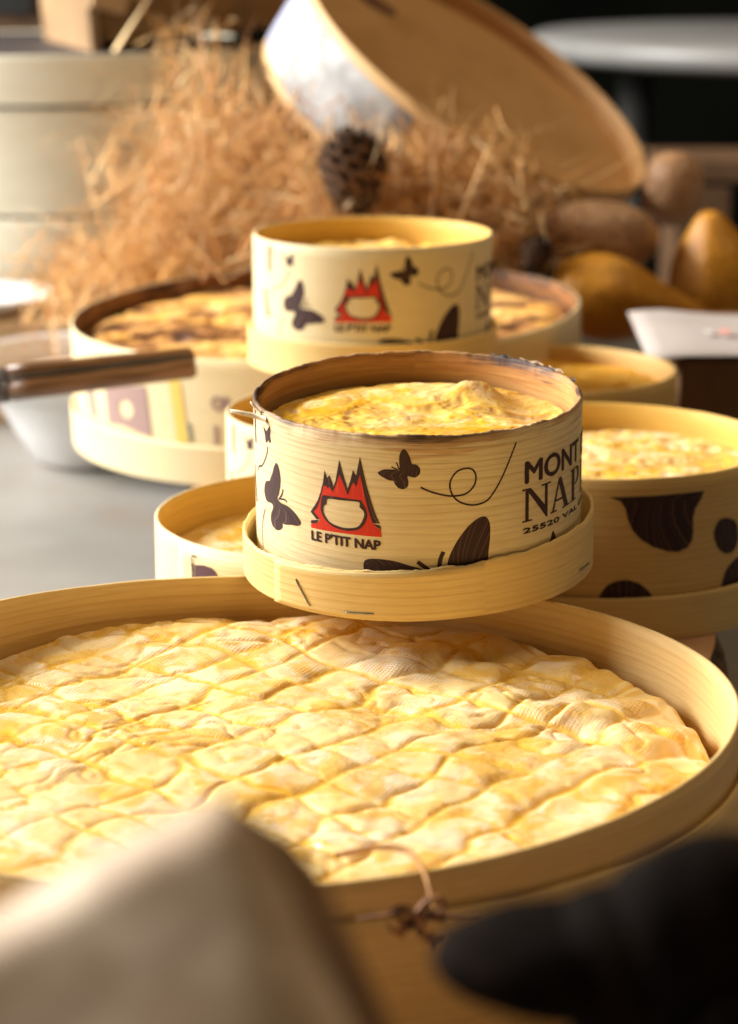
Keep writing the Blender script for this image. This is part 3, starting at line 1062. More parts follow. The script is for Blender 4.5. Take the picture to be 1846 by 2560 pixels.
# ------------------------------------------------------------------ plain box on the left
LC = (-0.0104, 0.9061, ZS + 0.0003)
ls = Shape(0.0722)
LH = -ZS - 0.0003
root, wall, tray, _, _ = cheese_box('medium box with a dark patch print, behind the left rim of the largest box', LC, 0.0722, LH, 0.016, [M_PALE, M_IN], M_TRAY, shp=ls, seed=31, n=300)
LV = LH * 1000
wrap('patch_print', fill2d([[(-59.6, LV - 7.6), (-54.8, LV - 6.8), (-50.7, LV - 7.1), (-48.8, LV - 8.2), (-46.5, LV - 11), (-44, LV - 18), (-50, LV - 28), (-59.6, LV - 26)]]), ls, ink('plum_ink', (0.075, 0.035, 0.045), (0.2, 0.12, 0.12)), wall, off=0.0006)
wrap('staple', join(stroke([(-58.6, LV - 4.5), (-60.4, LV - 4.2), (-61.4, LV - 5.2), (-61.2, LV - 7.5)], 0.7), stroke([(-61.2, LV - 7.3), (-60.7, LV - 10), (-60.7, LV - 24)], 1.5)), ls, M_CHAR, wall, off=0.0009)
strip_patch('overlap_strip', ls, -0.98, 0.2, lambda t: 0.001, lambda t: LH - 0.0006, 0.00005, veneer('veneer_end', (0.80, 0.64, 0.38), (0.66, 0.45, 0.2), seed=17, spots=0.5), wall, thick=0.0004)
c_ = cheese('cheese', 0.0690, melted(221, 0.0022, 60), M_CH_MID, (LC[0], LC[1], -0.0135), rings=100, segs=300)
tag(c_, 'golden cheese with white bloom in the medium box on the left', 'cheese')

# ------------------------------------------------------------------ cow-patched box on the right
CB = (0.09444, 0.99101, ZS + 0.0003)
CHh = 0.0105 - CB[2]
cs = Shape(0.07485)
root, wall, tray, _, ct = cheese_box('medium box with dark cow patches, right of the singed small box', CB, 0.07485, CHh, 0.0180, [M_OUT, M_IN], M_TRAY, shp=cs, seed=41, n=300)
CV = CHh * 1000
for pts in ([(-0.7,-7.0),(3.2,-7.1),(10.2,-7.0),(17.4,-7.0),(27.5,-6.9),(39.6,-7.0),(38.1,-10.2),(35.5,-13.8),(34.6,-17.6),(34.9,-22.9),(34.5,-26.7),(32.5,-29.4),(28.2,-30.7),(23.6,-30.1),(17.4,-27.8),(12.4,-24.7),(8.9,-20.8),(6.9,-16.5),(5.7,-11.7),(3.8,-8.9)],):
    wrap('cow_patch', fill2d([[(u, v + CV) for u, v in pts]]), cs, M_INK, wall)
for pts in ([(45.3,-26.3),(46.1,-22.3),(48.6,-20.0),(53.4,-20.2),(58.0,-22.5),(60.0,-27.0),(59.6,-31.8),(56.8,-34.7),(52.4,-34.7),(48.1,-31.9)],
            [(50.6,-50.0),(52.3,-42.8),(56.4,-39.1),(61.8,-37.6),(72,-39),(76,-46),(72,-52),(56,-53)],
            [(-3.6,-47.4),(0.0,-42.5),(6.0,-40.8),(11.8,-42.3),(16.3,-46.1),(17.6,-51.0),(6,-54),(-3.9,-51.8)],
            [(-40,-10),(-28,-9),(-22,-16),(-26,-28),(-38,-30),(-46,-22)]):
    wrap('cow_patch', fill2d([[(u, v + CV) for u, v in catmull(pts, True, 5)]]), cs, M_INK, wall)
c_ = cheese('cheese', 0.0715, melted(231, 0.0022, 75), M_CH_MID, (CB[0], CB[1], 0.0105 - 0.0105), rings=100, segs=300)
tag(c_, 'pale wrinkled cheese in the cow-patched box on the right', 'cheese')

# ------------------------------------------------------------------ amber box behind it
AB = (0.086, 1.1623, ZS + 0.0003)
AH = 0.0079 - AB[2]
root, wall, tray, _, _ = cheese_box('shaded medium box of amber cheese between the cow-patched and browned boxes', AB, 0.0639, AH, 0.0180, [M_OUT, M_OUT], M_TRAY, seed=51, n=160)
c_ = cheese('cheese', 0.0605, melted(241, 0.0022, 60), M_CH_AMB, (AB[0], AB[1], 0.0079 - 0.0075), rings=50, segs=160)
tag(c_, 'deep amber cheese in the shaded medium box on the right', 'cheese')

# ------------------------------------------------------------------ the browned big box
KO = Vector((-0.0236, 1.2997, 0.0149))
KR = (0.023, -0.0383, 0)
Mk = Euler(KR).to_matrix()
KH = 0.0643
kb0 = KO - Mk @ Vector((0, 0, KH))
ks = Shape(0.1379)
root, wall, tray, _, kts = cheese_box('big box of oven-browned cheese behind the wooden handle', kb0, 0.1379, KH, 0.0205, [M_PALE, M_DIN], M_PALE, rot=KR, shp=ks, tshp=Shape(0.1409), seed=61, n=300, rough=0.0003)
KV = KH * 1000
em = [(-114 + 6 * math.cos(a), KV - 31 + 5 * math.sin(a)) for a in np.linspace(0, 2 * PI, 14, endpoint=False)]
wrap('faded_print', fill2d([[(-132.5, KV - 22), (-97.5, KV - 17), (-95.0, KV - 43), (-104.8, KV - 42), (-118, KV - 40), (-131, KV - 41)], em]), ks, M_FADE, wall, off=0.0004)
wrap('faded_print', fill2d([[(-158.0, KV - 25), (-147.9, KV - 25), (-144.5, KV - 41), (-152.0, KV - 41)]]), ks, M_FADE, wall, off=0.0004)
wrap('yellow_stripe', fill2d([[(-81.3, KV - 12), (-74.5, KV - 12), (-71.4, KV - 43.5), (-78.5, KV - 43.5)]]), ks, M_YEL, wall, off=0.0004)
wrap('faded_print', fill2d([[(-72.5, KV - 34), (-69.5, KV - 33), (-68.5, KV - 43), (-71.0, KV - 43)]]), ks, M_GINK, wall, off=0.0004)
wrap('lettering', text2d('OR', (-57.0, -45.6, KV - 26, KV - 18.5), 0.6), ks, M_FADE, wall, off=0.0004)
wrap('faded_print', fill2d([[(-56.3, KV - 33.7), (-53.7, KV - 33.5), (-54.0, KV - 43.2), (-56.6, KV - 43.2)]]), ks, M_FADE, wall, off=0.0004)
c_ = cheese('cheese', 0.1345, cooked_height, M_CH_COOK, KO - Mk @ Vector((0, 0, 0.0085)), KR, rings=120, segs=360, brown=True)
tag(c_, 'wide cheese baked brown with dark streaks in the big rear box', 'cheese')

# ------------------------------------------------------------------ the stack of boxes at the rear left
SX, SY, SR = -0.245, 1.85, 0.165
M_STK = veneer('bleached_veneer', (0.82, 0.80, 0.66), (0.70, 0.65, 0.48), seed=23, grain=0.5)
zz = [(-0.11, -0.0625), (-0.0600, 0.0131), (0.0156, 0.0893), (0.0918, 0.1254)]
slab = ['lowest pale round box of the tall rear stack', 'second pale round box from the bottom of the rear stack',
        'third pale round box of the rear stack, under the shallow one', 'shallow pale round box on top of the rear stack, under the crate']
for (z0, z1), lb in zip(zz, slab):
    r_ = empty('cheese_box', (SX + random.uniform(-0.002, 0.002), SY, z0))
    tag(r_, lb, 'cheese box', 'pale boxes stacked at the rear left')
    s_ = Shape(SR + random.choice((0.0, 0.0015)) + (0.002 if z0 > 0.09 else 0))
    disc('riser', Shape(SR - 0.006), z1 - z0 - 0.001, 0.0034 if z1 < 0.1 else 0.0005, M_CHAR, r_)
    ring('wall', s_, 0.0, lambda t, h=z1 - z0: h, [M_STK, M_STK], r_, thick=0.002, n=140)
    disc('lid_panel', s_, z1 - z0 - 0.0045, 0.003, M_STK if z1 > 0.1 else M_PALE, r_, inset=0.0022)

# crate resting on the stack
M_CRATE = simple('brown_crate_wood', (0.17, 0.08, 0.016), 0.6, var=0.2, scale=25)
M_CRATE2 = simple('pale_crate_wood', (0.32, 0.20, 0.10), 0.6, var=0.15, scale=25)
ZC = zz[-1][1]
cr = empty('wooden_crate', (-0.092, 1.86, ZC + 0.011), (0, math.radians(-4), math.radians(18)))
tag(cr, 'brown wooden crate lying tilted on top of the pale stack', 'crate')
box('side_panel', (0.0, -0.085, 0.055), (0.26, 0.008, 0.10), M_CRATE, cr)
box('side_panel', (0.0, 0.085, 0.055), (0.26, 0.008, 0.10), M_CRATE, cr)
box('end_panel', (-0.135, 0, 0.055), (0.008, 0.18, 0.12), M_CRATE2, cr)
box('end_panel', (0.135, 0, 0.055), (0.008, 0.18, 0.12), M_CRATE2, cr)
box('bottom_panel', (0, 0, 0.006), (0.26, 0.16, 0.006), M_CRATE, cr)
box('corner_post', (-0.128, -0.094, 0.050), (0.026, 0.010, 0.13), M_CRATE2, cr).rotation_euler = (0, 0.32, 0)
fr = box('picture_frame', (-0.365, 2.06, 0.215), (0.2, 0.01, 0.2), simple('brown_frame', (0.12, 0.06, 0.03), 0.6), bevel=0.002)
tag(fr, 'dark framed slate standing behind the crate at the left edge', 'frame')
box('slate', (-0.365, 2.054, 0.222), (0.17, 0.006, 0.17), simple('slate', (0.01, 0.01, 0.011), 0.6), fr, bevel=0.001)

# ------------------------------------------------------------------ the tilted open box


def pix(x, y, depth):
    u = (x - 817.5) / 5352; v = -(y - 1133.5) / 5352
    s, c = math.sin(PITCH), math.cos(PITCH)
    d = Vector((u, c + v * s, -s + v * c))
    return Vector((0, 0, CAM_H)) + d * depth


rimc = pix(1065, 150, 1.555)
ax = Vector((0.5027, -0.2755, 0.8194)).normalized()
q = Vector((0, 0, 1)).rotation_difference(ax)
TH = 0.0595
tb_ = empty('open_cheese_box', rimc - ax * TH, q.to_euler())
tag(tb_, 'empty open round box tipped on its side, white label on its wall', 'cheese box')
M_TIP = veneer('tan_veneer', (0.66, 0.38, 0.155), (0.40, 0.19, 0.07), seed=29, spots=0.2, patch=0.95)
M_TIPW = veneer('tan_wall_veneer', (0.66, 0.42, 0.19), (0.46, 0.25, 0.09), seed=31)
tsx = Shape(0.127)
w_ = ring('wall', tsx, 0.0, lambda t: TH, [M_TIPW, M_TIP], tb_, thick=0.0022, n=200)
disc('bottom', tsx, TH - 0.0165, 0.003, M_TIP, tb_, inset=0.0022)
M_LABEL = simple('white_paper', (0.31, 0.305, 0.30), 0.5, var=0.25, scale=45)
M_LILAC = simple('lilac_paper', (0.36, 0.38, 0.52), 0.5, var=0.08, scale=60)
TV = TH * 1000
# label pieces round the lower left of the wall (angle from the camera side, to the left)
wrap('label', fill2d([[(-134, 5), (-50, 5), (-28, 16), (-38, TV - 8), (-134, TV - 5)]]), tsx, M_LABEL, w_, off=0.0006)
wrap('label', fill2d([[(-200, 6), (-136, 8), (-139, TV - 7), (-200, TV - 6)]]), tsx, M_LILAC, w_, off=0.0006)
wrap('brown_print', fill2d([catmull([(-14, 20), (-2, 12), (6, 22), (18, 14), (24, 30), (10, 27), (0, 36), (-8, 28)])]), tsx, ink('brown_ink', (0.20, 0.10, 0.07), (0.4, 0.24, 0.14)), w_, off=0.0006)
# dark stain printed on the inside panel
kn = [(-0.075 + 0.016 * math.cos(a), 0.045 + 0.012 * math.sin(a), TH - 0.0132) for a in np.linspace(0, 2 * PI, 20, endpoint=False)]
mk('stamp', kn, [tuple(range(20))], simple('reddish_stamp', (0.22, 0.09, 0.04), 0.6, var=0.3), tb_, smooth=False)

# ------------------------------------------------------------------ dried grass
rs = np.random.RandomState(3)
GV = []; GF = []; GT = []


def strand(p, d, L, w, bend, tint):
    d = Vector(d).normalized()
    side = d.cross(Vector((0, 0, 1)))
    if side.length < 1e-3:
        side = Vector((1, 0, 0))
    side.normalize()
    upv = side.cross(d)
    bx, by = bend
    N = 7
    b = len(GV)
    p = Vector(p)
    cur = p.copy()
    dd = d.copy()
    for i in range(N):
        f = i / (N - 1)
        ww = w * (1 - 0.75 * f)
        for k in range(3):
            a = 2 * PI * k / 3 + f * 2
            o = side * math.cos(a) * ww + upv * math.sin(a) * ww * 0.5
            GV.append(tuple(cur + o))
            GT.append(tint)
        dd = (dd + side * bx / N + upv * by / N).normalized()
        cur = cur + dd * L / (N - 1)
    for i in range(N - 1):
        for k in range(3):
            GF.append((b + i * 3 + k, b + i * 3 + (k + 1) % 3, b + i * 3 + 3 + (k + 1) % 3, b + i * 3 + 3 + k))


def tuft(cx, cy, w, h, num, depth, dspread, dirx, diry, L0, L1):
    for i in range(num):
        x = cx + rs.randn() * w; y = cy + rs.randn() * h
        c = pix(x, y, depth + rs.randn() * dspread)
        if c.z < ZT + 0.004:
            c.z = ZT + 0.004 + rs.rand() * 0.01
        a = rs.rand() * 2 * PI
        d = Vector((dirx + math.cos(a) * 0.8, rs.randn() * 0.6, diry + math.sin(a) * 0.8))
        L = L0 + rs.rand() * (L1 - L0)
        c = c - d.normalized() * L * 0.5
        strand(c, d, L, 0.0003 + rs.rand() ** 2 * 0.0011, (rs.randn() * 2.0, rs.randn() * 1.7), rs.rand())


tuft(430, 430, 105, 85, 850, 1.52, 0.035, 0.1, 0.4, 0.03, 0.09)
tuft(480, 260, 75, 75, 260, 1.54, 0.03, -0.2, 0.8, 0.03, 0.085)
tuft(410, 90, 30, 50, 45, 1.55, 0.02, -0.2, 1.0, 0.03, 0.06)
tuft(330, 585, 120, 38, 800, 1.50, 0.03, -0.3, 0.5, 0.03, 0.08)
tuft(600, 540, 120, 60, 900, 1.50, 0.03, 0.2, 0.3, 0.03, 0.09)
tuft(640, 350, 55, 60, 420, 1.50, 0.025, 0.5, -0.4, 0.03, 0.08)
tuft(920, 470, 140, 55, 1200, 1.435, 0.012, 0.6, 0.0, 0.03, 0.08)
tuft(1080, 550, 70, 55, 500, 1.43, 0.012, 0.5, -0.3, 0.02, 0.06)
tuft(150, 640, 50, 25, 110, 1.52, 0.03, -0.5, 0.2, 0.03, 0.07)
tuft(900, 340, 60, 40, 160, 1.46, 0.01, 0.9, -0.4, 0.02, 0.05)
kg = NT('dried_grass')
at = kg.n('ShaderNodeAttribute', attribute_name='tint')
rp = kg.n('ShaderNodeValToRGB')
rp.color_ramp.elements[0].color = (0.46, 0.17, 0.038, 1)
rp.color_ramp.elements[1].color = (0.88, 0.68, 0.38, 1)
e = rp.color_ramp.elements.new(0.55)
e.color = (0.78, 0.42, 0.12, 1)
kg.l(at.outputs['Fac'], rp.inputs[0])
kg.set(color=rp.outputs[0], rough=0.55)
go = mk('dried_grass', GV, GF, kg.m, smooth=True, attrs=dict(tint=GT))
tag(go, 'frizzy heap of dried orange grass behind the boxes', 'dried grass', kind='stuff')
# loose stalk bent down in front of the lying gourd
GV = []; GF = []; GT = []
for i in range(60):
    c = pix(1318 + rs.randn() * 18, 590 + rs.randn() * 12, 1.44 + rs.randn() * 0.006)
    strand(c, (0.15 + rs.randn() * 0.15, -0.1, -1), 0.035 + rs.rand() * 0.015, 0.0008, (rs.randn() * 0.5, rs.randn() * 0.5), 0.6 + rs.rand() * 0.4)
go = mk('grass_tuft', GV, GF, kg.m, smooth=True, attrs=dict(tint=GT))
tag(go, 'pale tuft of dried grass hanging in front of the lying yellow gourd', 'dried grass')
GV = []; GF = []; GT = []
a = pix(255, 115, 1.60); b = pix(340, -20, 1.62)
strand(a, b - a, (b - a).length, 0.0026, (0.1, 0.1), 0.95)
go = mk('straw_stalk', GV, GF, kg.m, smooth=True, attrs=dict(tint=GT))
tag(go, 'single thick pale straw stalk standing before the crate', 'straw')

# ------------------------------------------------------------------ pine cones
M_CONE = simple('pine_cone_scales', (0.035, 0.018, 0.010), 0.6, spec=0.2, var=0.4, scale=150)
M_TIPC = simple('pine_cone_tips', (0.13, 0.075, 0.045), 0.7, spec=0.2, var=0.3, scale=150)


def pinecone(loc, H, R, rot, label):
    V = []; F = []; fm = []
    num = 64
    for i in range(num):
        f = i / num
        a = i * 2.39996
        rr = R * (math.sin(PI * (0.12 + 0.80 * f)) ** 0.8)
        z = H * (f - 0.5)
        er = Vector((math.cos(a), math.sin(a), 0)); et = Vector((-math.sin(a), math.cos(a), 0))
        up = Vector((0, 0, 1))
        w = R * 0.42 * (1.1 - 0.6 * f)
        b = len(V)
        base = up * z
        L = rr
        out = (er * 0.9 + up * 0.35).normalized()
        for (l, ww, t) in ((0.1, 0.5, 0.0), (0.65, 1.0, 0.0), (0.95, 0.85, 0.05), (1.02, 0.5, 0.16)):
            c = base + out * L * l + up * t * R
            V += [tuple(c - et * w * ww), tuple(c + et * w * ww), tuple(c + et * w * ww - up * R * 0.09), tuple(c - et * w * ww - up * R * 0.09)]
        for k in range(3):
            o = b + 4 * k
            for s in range(4):
                F.append((o + s, o + (s + 1) % 4, o + 4 + (s + 1) % 4, o + 4 + s))
                fm.append(1 if k == 2 else 0)
        F.append((b + 12, b + 13, b + 14, b + 15)); fm.append(1)
    o = mk('pine_cone', V, F, [M_CONE, M_TIPC], smooth=False, fmat=fm, loc=loc, rot=rot)
    tag(o, label, 'pine cone')
    return o


pinecone(pix(783, 385, 1.41), 0.044, 0.0215, (0.05, -0.05, 0), 'dark upright pine cone nestled in the dried grass')
pinecone(pix(1185, 568, 1.40), 0.020, 0.010, (0.4, 0.3, 0), 'tiny dark pine cone beside the brown oval gourd')

# ------------------------------------------------------------------ gourds


def lathe(name, prof, m, parent=None, n=64, loc=None, rot=None, wob=0.0, seed=0, ribs=0, smooth=True):
    V = []; F = []
    for r, z in prof:
        for i in range(n):
            a = 2 * PI * i / n
            k = 1 + wob * (float(fbm(np.array(math.cos(a) * 2 + z * 30 + 5), np.array(math.sin(a) * 2 + 5), seed, 3)) - 0.5) * 2
            if ribs:
                k *= 1 + 0.025 * math.cos(a * ribs)
            V.append((r * k * math.cos(a), r * k * math.sin(a), z))
    for j in range(len(prof) - 1):
        for i in range(n):
            F.append((j * n + i, j * n + (i + 1) % n, (j + 1) * n + (i + 1) % n, (j + 1) * n + i))
    F.append(tuple(range(n - 1, -1, -1)))
    F.append(tuple(range((len(prof) - 1) * n, len(prof) * n)))
    return mk(name, V, F, m, parent, smooth=smooth, loc=loc, rot=rot)


def gourd_prof(pts, k=6):
    c = catmull(pts, False, k)
    return [(max(r, 0.0004), z) for r, z in c]


def gourd_mat(name, a, b, freckle):
    k = NT(name)
    ob = k.coords('Object')
    n1 = k.noise(ob, 30, 4)
    n2 = k.noise(ob, 210, 3)
    c = k.mix(k.mapr(n1, 0.35, 0.65), a, b)
    c = k.mix(k.mapr(n2, 0.5, 0.66, 0, 0.65), c, freckle)
    k.set(color=c, rough=0.48, normal=k.bump(n2, 0.8, 0.0015))
    return k.m


M_G1 = gourd_mat('brown_gourd_skin', (0.38, 0.20, 0.09), (0.54, 0.32, 0.17), (0.15, 0.07, 0.03))
M_G2 = gourd_mat('yellow_gourd_skin', (0.56, 0.23, 0.012), (0.70, 0.32, 0.02), (0.36, 0.15, 0.01))
S = 1.48 / 5352   # metres per photo unit at the gourds
lathe('gourd', gourd_prof([(0, -86 * S), (40 * S, -78 * S), (66 * S, -40 * S), (70 * S, 10 * S), (58 * S, 58 * S), (26 * S, 82 * S), (0, 86 * S)]), M_G1,
      loc=pix(1490, 418, 1.55), rot=(0.15, 0.12, 0), wob=0.03, seed=80)
go = bpy.context.scene.objects[-1] if False else [o for o in col.objects if o.name == 'gourd'][0]
tag(go, 'egg-shaped brown gourd at the right end of the tipped box', 'gourd', 'dried gourds at the right')
g2 = lathe('gourd', gourd_prof([(0, -132 * S), (40 * S, -120 * S), (70 * S, -60 * S), (76 * S, 20 * S), (60 * S, 90 * S), (26 * S, 126 * S), (0, 132 * S)]), M_G1,
           loc=pix(1326, 522, 1.46), rot=(0, PI / 2 + 0.06, 0), wob=0.03, seed=82)
tag(g2, 'oval brown gourd lying under the tipped box', 'gourd', 'dried gourds at the right')
g3 = lathe('gourd', gourd_prof([(0, -150 * S), (60 * S, -146 * S), (100 * S, -100 * S), (102 * S, -20 * S), (84 * S, 50 * S), (52 * S, 102 * S), (24 * S, 138 * S), (0, 146 * S)]), M_G2,
           loc=pix(1580, 612, 1.47), rot=(0.05, -0.10, 0), wob=0.02, seed=84, ribs=7)
tag(g3, 'yellow pear-shaped gourd standing at the right edge', 'gourd', 'dried gourds at the right')
g4 = lathe('gourd', gourd_prof([(0, -165 * S), (50 * S, -155 * S), (86 * S, -90 * S), (88 * S, -20 * S), (60 * S, 60 * S), (40 * S, 120 * S), (26 * S, 170 * S), (0, 176 * S)]), M_G2,
           loc=pix(1390, 668, 1.42), rot=(0.1, PI / 2 + 0.25, 0.3), wob=0.02, seed=86, ribs=7)
tag(g4, 'yellow gourd lying on its side below the oval brown gourd', 'gourd', 'dried gourds at the right')

# ------------------------------------------------------------------ carton with a sheet of paper
M_KRAFT = simple('brown_cardboard', (0.20, 0.095, 0.035), 0.75, var=0.08, scale=40)
ca = empty('cardboard_carton', (0.257, 1.275, ZT))
tag(ca, 'brown cardboard carton under the white paper at the right edge', 'carton')
box('body', (0, 0, 0.057), (0.2, 0.15, 0.114), M_KRAFT, ca, bevel=0.001)
PV = []; PF = []
NX, NY = 24, 8
for j in range(NY):
    for i in range(NX):
        x = 0.140 + 0.23 * i / (NX - 1); y = 1.193 + 0.135 * j / (NY - 1)
        z = 0.0052 - 0.0025 * max(0, (0.157 - x) / 0.02) + 0.0022 * math.sin(i * 0.55 + j * 0.2) * (j / NY) + 0.0005
        PV.append((x + 0.004 * (j / NY), y, z + 0.0022))
for j in range(NY - 1):
    for i in range(NX - 1):
        PF.append((j * NX + i, j * NX + i + 1, (j + 1) * NX + i + 1, (j + 1) * NX + i))
M_PAPER = simple('white_sheet', (0.46, 0.41, 0.385), 0.6, var=0.03, scale=30)
pa = mk('paper_sheet', PV, PF, M_PAPER)
pa.modifiers.new('solid', 'SOLIDIFY').thickness = 0.0006
tag(pa, 'white printed paper sheet lying on the brown carton', 'paper')


def blot(cx, cy, r, m, name):
    pts = [(cx + r * (0.7 + 0.5 * rs.rand()) * math.cos(a), cy + 1.7 * r * (0.7 + 0.5 * rs.rand()) * math.sin(a)) for a in np.linspace(0, 2 * PI, 14, endpoint=False)]
    return mk(name, [(x, y, 0.0104) for x, y in pts], [tuple(range(14))], m, pa, smooth=False)


blot(0.186, 1.25, 0.0035, simple('faint_red', (0.75, 0.30, 0.25), 0.6), 'red_print')
blot(0.1775, 1.25, 0.0030, simple('faint_grey', (0.62, 0.58, 0.56), 0.6), 'grey_print')

# ------------------------------------------------------------------ bowl, plate, block
M_CHINA = simple('white_china', (0.80, 0.81, 0.82), 0.18, var=0.01, scale=10)
M_CREAMY = simple('cream_dip', (0.78, 0.60, 0.46), 0.45, var=0.08, scale=40)
bw = empty('bowl', (-0.170, 1.478, ZT))
tag(bw, 'white china bowl with a conical body left of the browned box', 'bowl')
lathe('body', [(0.001, 0.0), (0.036, 0.0), (0.040, 0.003), (0.052, 0.022), (0.064, 0.043), (0.0665, 0.0455), (0.072, 0.047), (0.077, 0.064), (0.0785, 0.0655), (0.0775, 0.067),
               (0.0755, 0.066), (0.071, 0.054), (0.060, 0.038), (0.03, 0.010), (0.001, 0.009)], M_CHINA, bw, n=96)
lathe('filling', [(0.001, 0.050), (0.0685, 0.050), (0.0690, 0.0515), (0.06, 0.0530), (0.03, 0.0535), (0.001, 0.0535)], M_CREAMY, bw, n=64)
bl = box('wooden_block', (-0.285, 1.625, ZT + 0.0345), (0.19, 0.09, 0.069), simple('tan_block_wood', (0.56, 0.36, 0.18), 0.6), bevel=0.002)
tag(bl, 'tan wooden block holding the white plate behind the bowl', 'block')
pl = lathe('plate', [(0.001, 0.0), (0.026, 0.0), (0.030, 0.003), (0.048, 0.0100), (0.050, 0.0115), (0.049, 0.0125), (0.040, 0.009), (0.028, 0.005), (0.001, 0.0045)], M_CHINA,
           loc=(-0.262, 1.623, ZT + 0.0694), n=80)
tag(pl, 'small white plate on the tan block at the left edge', 'plate')

# ------------------------------------------------------------------ knife with a wooden handle
M_WAL = NT('walnut_handle')
vv = M_WAL.coords('Object', (30, 300, 300))
n1 = M_WAL.noise(vv, 1.0, 4, 0.6)
M_WAL.set(color=M_WAL.mix(M_WAL.mapr(n1, 0.35, 0.68), (0.115, 0.048, 0.014), (0.25, 0.12, 0.045)), rough=0.38, spec=0.5)
M_WAL = M_WAL.m
M_BLADE = simple('dull_steel', (0.32, 0.30, 0.27), 0.35, 1.0, var=0.1, scale=80)
p0 = pix(25, 853, 1.165); p1 = pix(433, 803, 1.165)
kn = empty('knife', p1)
dx = (p0 - p1)
kn.rotation_euler = Vector((1, 0, 0)).rotation_difference(dx.normalized()).to_euler()
tag(kn, 'knife with a brown wooden handle resting over the browned box', 'knife')
HL = dx.length


def oval_bar(name, x0, x1, cz, hz, hy, m, parent, n=20, taper=1.0, round_end=True):
    V = []; F = []
    xs = [x0, x0 + 0.0012, x0 + 0.003] + [x0 + (x1 - x0) * k / 8 for k in range(1, 9)]
    sc = [0.75, 0.93, 1.0] + [1 + (taper - 1) * k / 8 for k in range(1, 9)]
    if not round_end:
        sc[0] = sc[1] = 1
    for x, s in zip(xs, sc):
        for i in range(n):
            a = 2 * PI * i / n
            ca_, sa = math.cos(a), math.sin(a)
            V.append((x, hy * s * math.copysign(abs(ca_) ** 0.7, ca_), cz * s + hz * s * math.copysign(abs(sa) ** 0.7, sa)))
    for j in range(len(xs) - 1):
        for i in range(n):
            F.append((j * n + i, j * n + (i + 1) % n, (j + 1) * n + (i + 1) % n, (j + 1) * n + i))
    F += [tuple(range(n)), tuple(range((len(xs) - 1) * n, len(xs) * n))]
    return mk(name, V, F, m, parent)


oval_bar('handle_scale', 0, HL, 0.0026, 0.0042, 0.0068, M_WAL, kn, taper=1.05)
oval_bar('handle_scale', 0, HL, -0.0045, 0.0028, 0.0064, M_WAL, kn, taper=1.25)
oval_bar('tang', 0.0003, HL, -0.0015, 0.00085, 0.0069, simple('tang_metal', (0.10, 0.085, 0.06), 0.55, 0.3), kn, taper=1.1)
oval_bar('bolster', HL + 0.0002, HL + 0.014, -0.0005, 0.0080, 0.0076, simple('bolster_metal', (0.16, 0.14, 0.13), 0.4, 0.8), kn)
oval_bar('blade', HL + 0.0142, HL + 0.13, -0.0005, 0.0075, 0.0009, M_BLADE, kn, taper=0.6)

# ------------------------------------------------------------------ far background
M_WT = simple('white_table_laminate', (0.27, 0.27, 0.265), 0.4, var=0.03)
wt = empty('pedestal_table', (0.47, 2.62, -0.922))
tag(wt, 'round white pedestal table far off in the dark background', 'table')
lathe('table_top', [(0.001, 0.987), (0.28, 0.987), (0.297, 0.993), (0.300, 1.003), (0.297, 1.011), (0.29, 1.014), (0.001, 1.014)], M_WT, wt, n=96)
lathe('pedestal', [(0.02, 0.02), (0.019, 0.5), (0.019, 0.984)], simple('pedestal_metal', (0.10, 0.10, 0.095), 0.35, 0.7), wt, n=32).location = (-0.185, 0, 0)
lathe('foot', [(0.001, 0.0), (0.2, 0.0), (0.2, 0.01), (0.03, 0.019), (0.001, 0.019)], simple('foot_metal', (0.2, 0.2, 0.19), 0.35, 0.7), wt, n=48).location = (-0.185, 0, 0)
be = empty('wooden_bench', (0.55, 2.3, -0.9))
tag(be, 'brown wooden bench top in the dark right background', 'bench')
MB_ = simple('bench_wood', (0.16, 0.085, 0.04), 0.6)
box('seat', (0, 0, 0.886), (0.56, 0.12, 0.020), MB_, be)
for sx in (-0.24, 0.24):
    box('leg', (sx, 0, 0.436), (0.05, 0.12, 0.87), MB_, be)
bc = lathe('bottle_cap', [(0.001, 0), (0.014, 0), (0.0145, 0.010), (0.013, 0.014), (0.001, 0.0145)], simple('blue_plastic', (0.10, 0.16, 0.42), 0.4), loc=pix(600, 24, 1.86), n=40)
tag(bc, 'blue round cap peeping out behind the tipped box', 'cap')

# ------------------------------------------------------------------ dried sprig on the rim of the big box
kt2 = simple('dried_stem', (0.42, 0.20, 0.05), 0.7, scale=300)


def tube(name, pts, w, m, parent=None, S=7):
    P = [Vector(p) for p in pts]
    V = []; F = []
    for i, c in enumerate(P):
        d = (P[min(i + 1, len(P) - 1)] - P[max(i - 1, 0)]).normalized()
        a = d.cross(Vector((0.3, 0.2, 0.9))).normalized()
        b = d.cross(a)
        ww = w * (1 - 0.4 * i / len(P)) if not callable(w) else w(i / (len(P) - 1))
        for k in range(S):
            t = 2 * PI * k / S
            V.append(c + a * math.cos(t) * ww + b * math.sin(t) * ww)
    for i in range(len(P) - 1):
        for k in range(S):
            F.append((i * S + k, i * S + (k + 1) % S, (i + 1) * S + (k + 1) % S, (i + 1) * S + k))
    F += [tuple(range(S)), tuple(range((len(P) - 1) * S, len(P) * S))]
    return mk(name, V, F, m, parent)


def cat3(P, k=8):
    out = []
    P = [Vector(p) for p in P]
    for i in range(len(P) - 1):
        p0 = P[max(i - 1, 0)]; p1 = P[i]; p2 = P[i + 1]; p3 = P[min(i + 2, len(P) - 1)]
        for j in range(k):
            t = j / k
            out.append(0.5 * ((2 * p1) + (-p0 + p2) * t + (2 * p0 - 5 * p1 + 4 * p2 - p3) * t * t + (-p0 + 3 * p1 - 3 * p2 + p3) * t ** 3))
    out.append(P[-1])
    return out


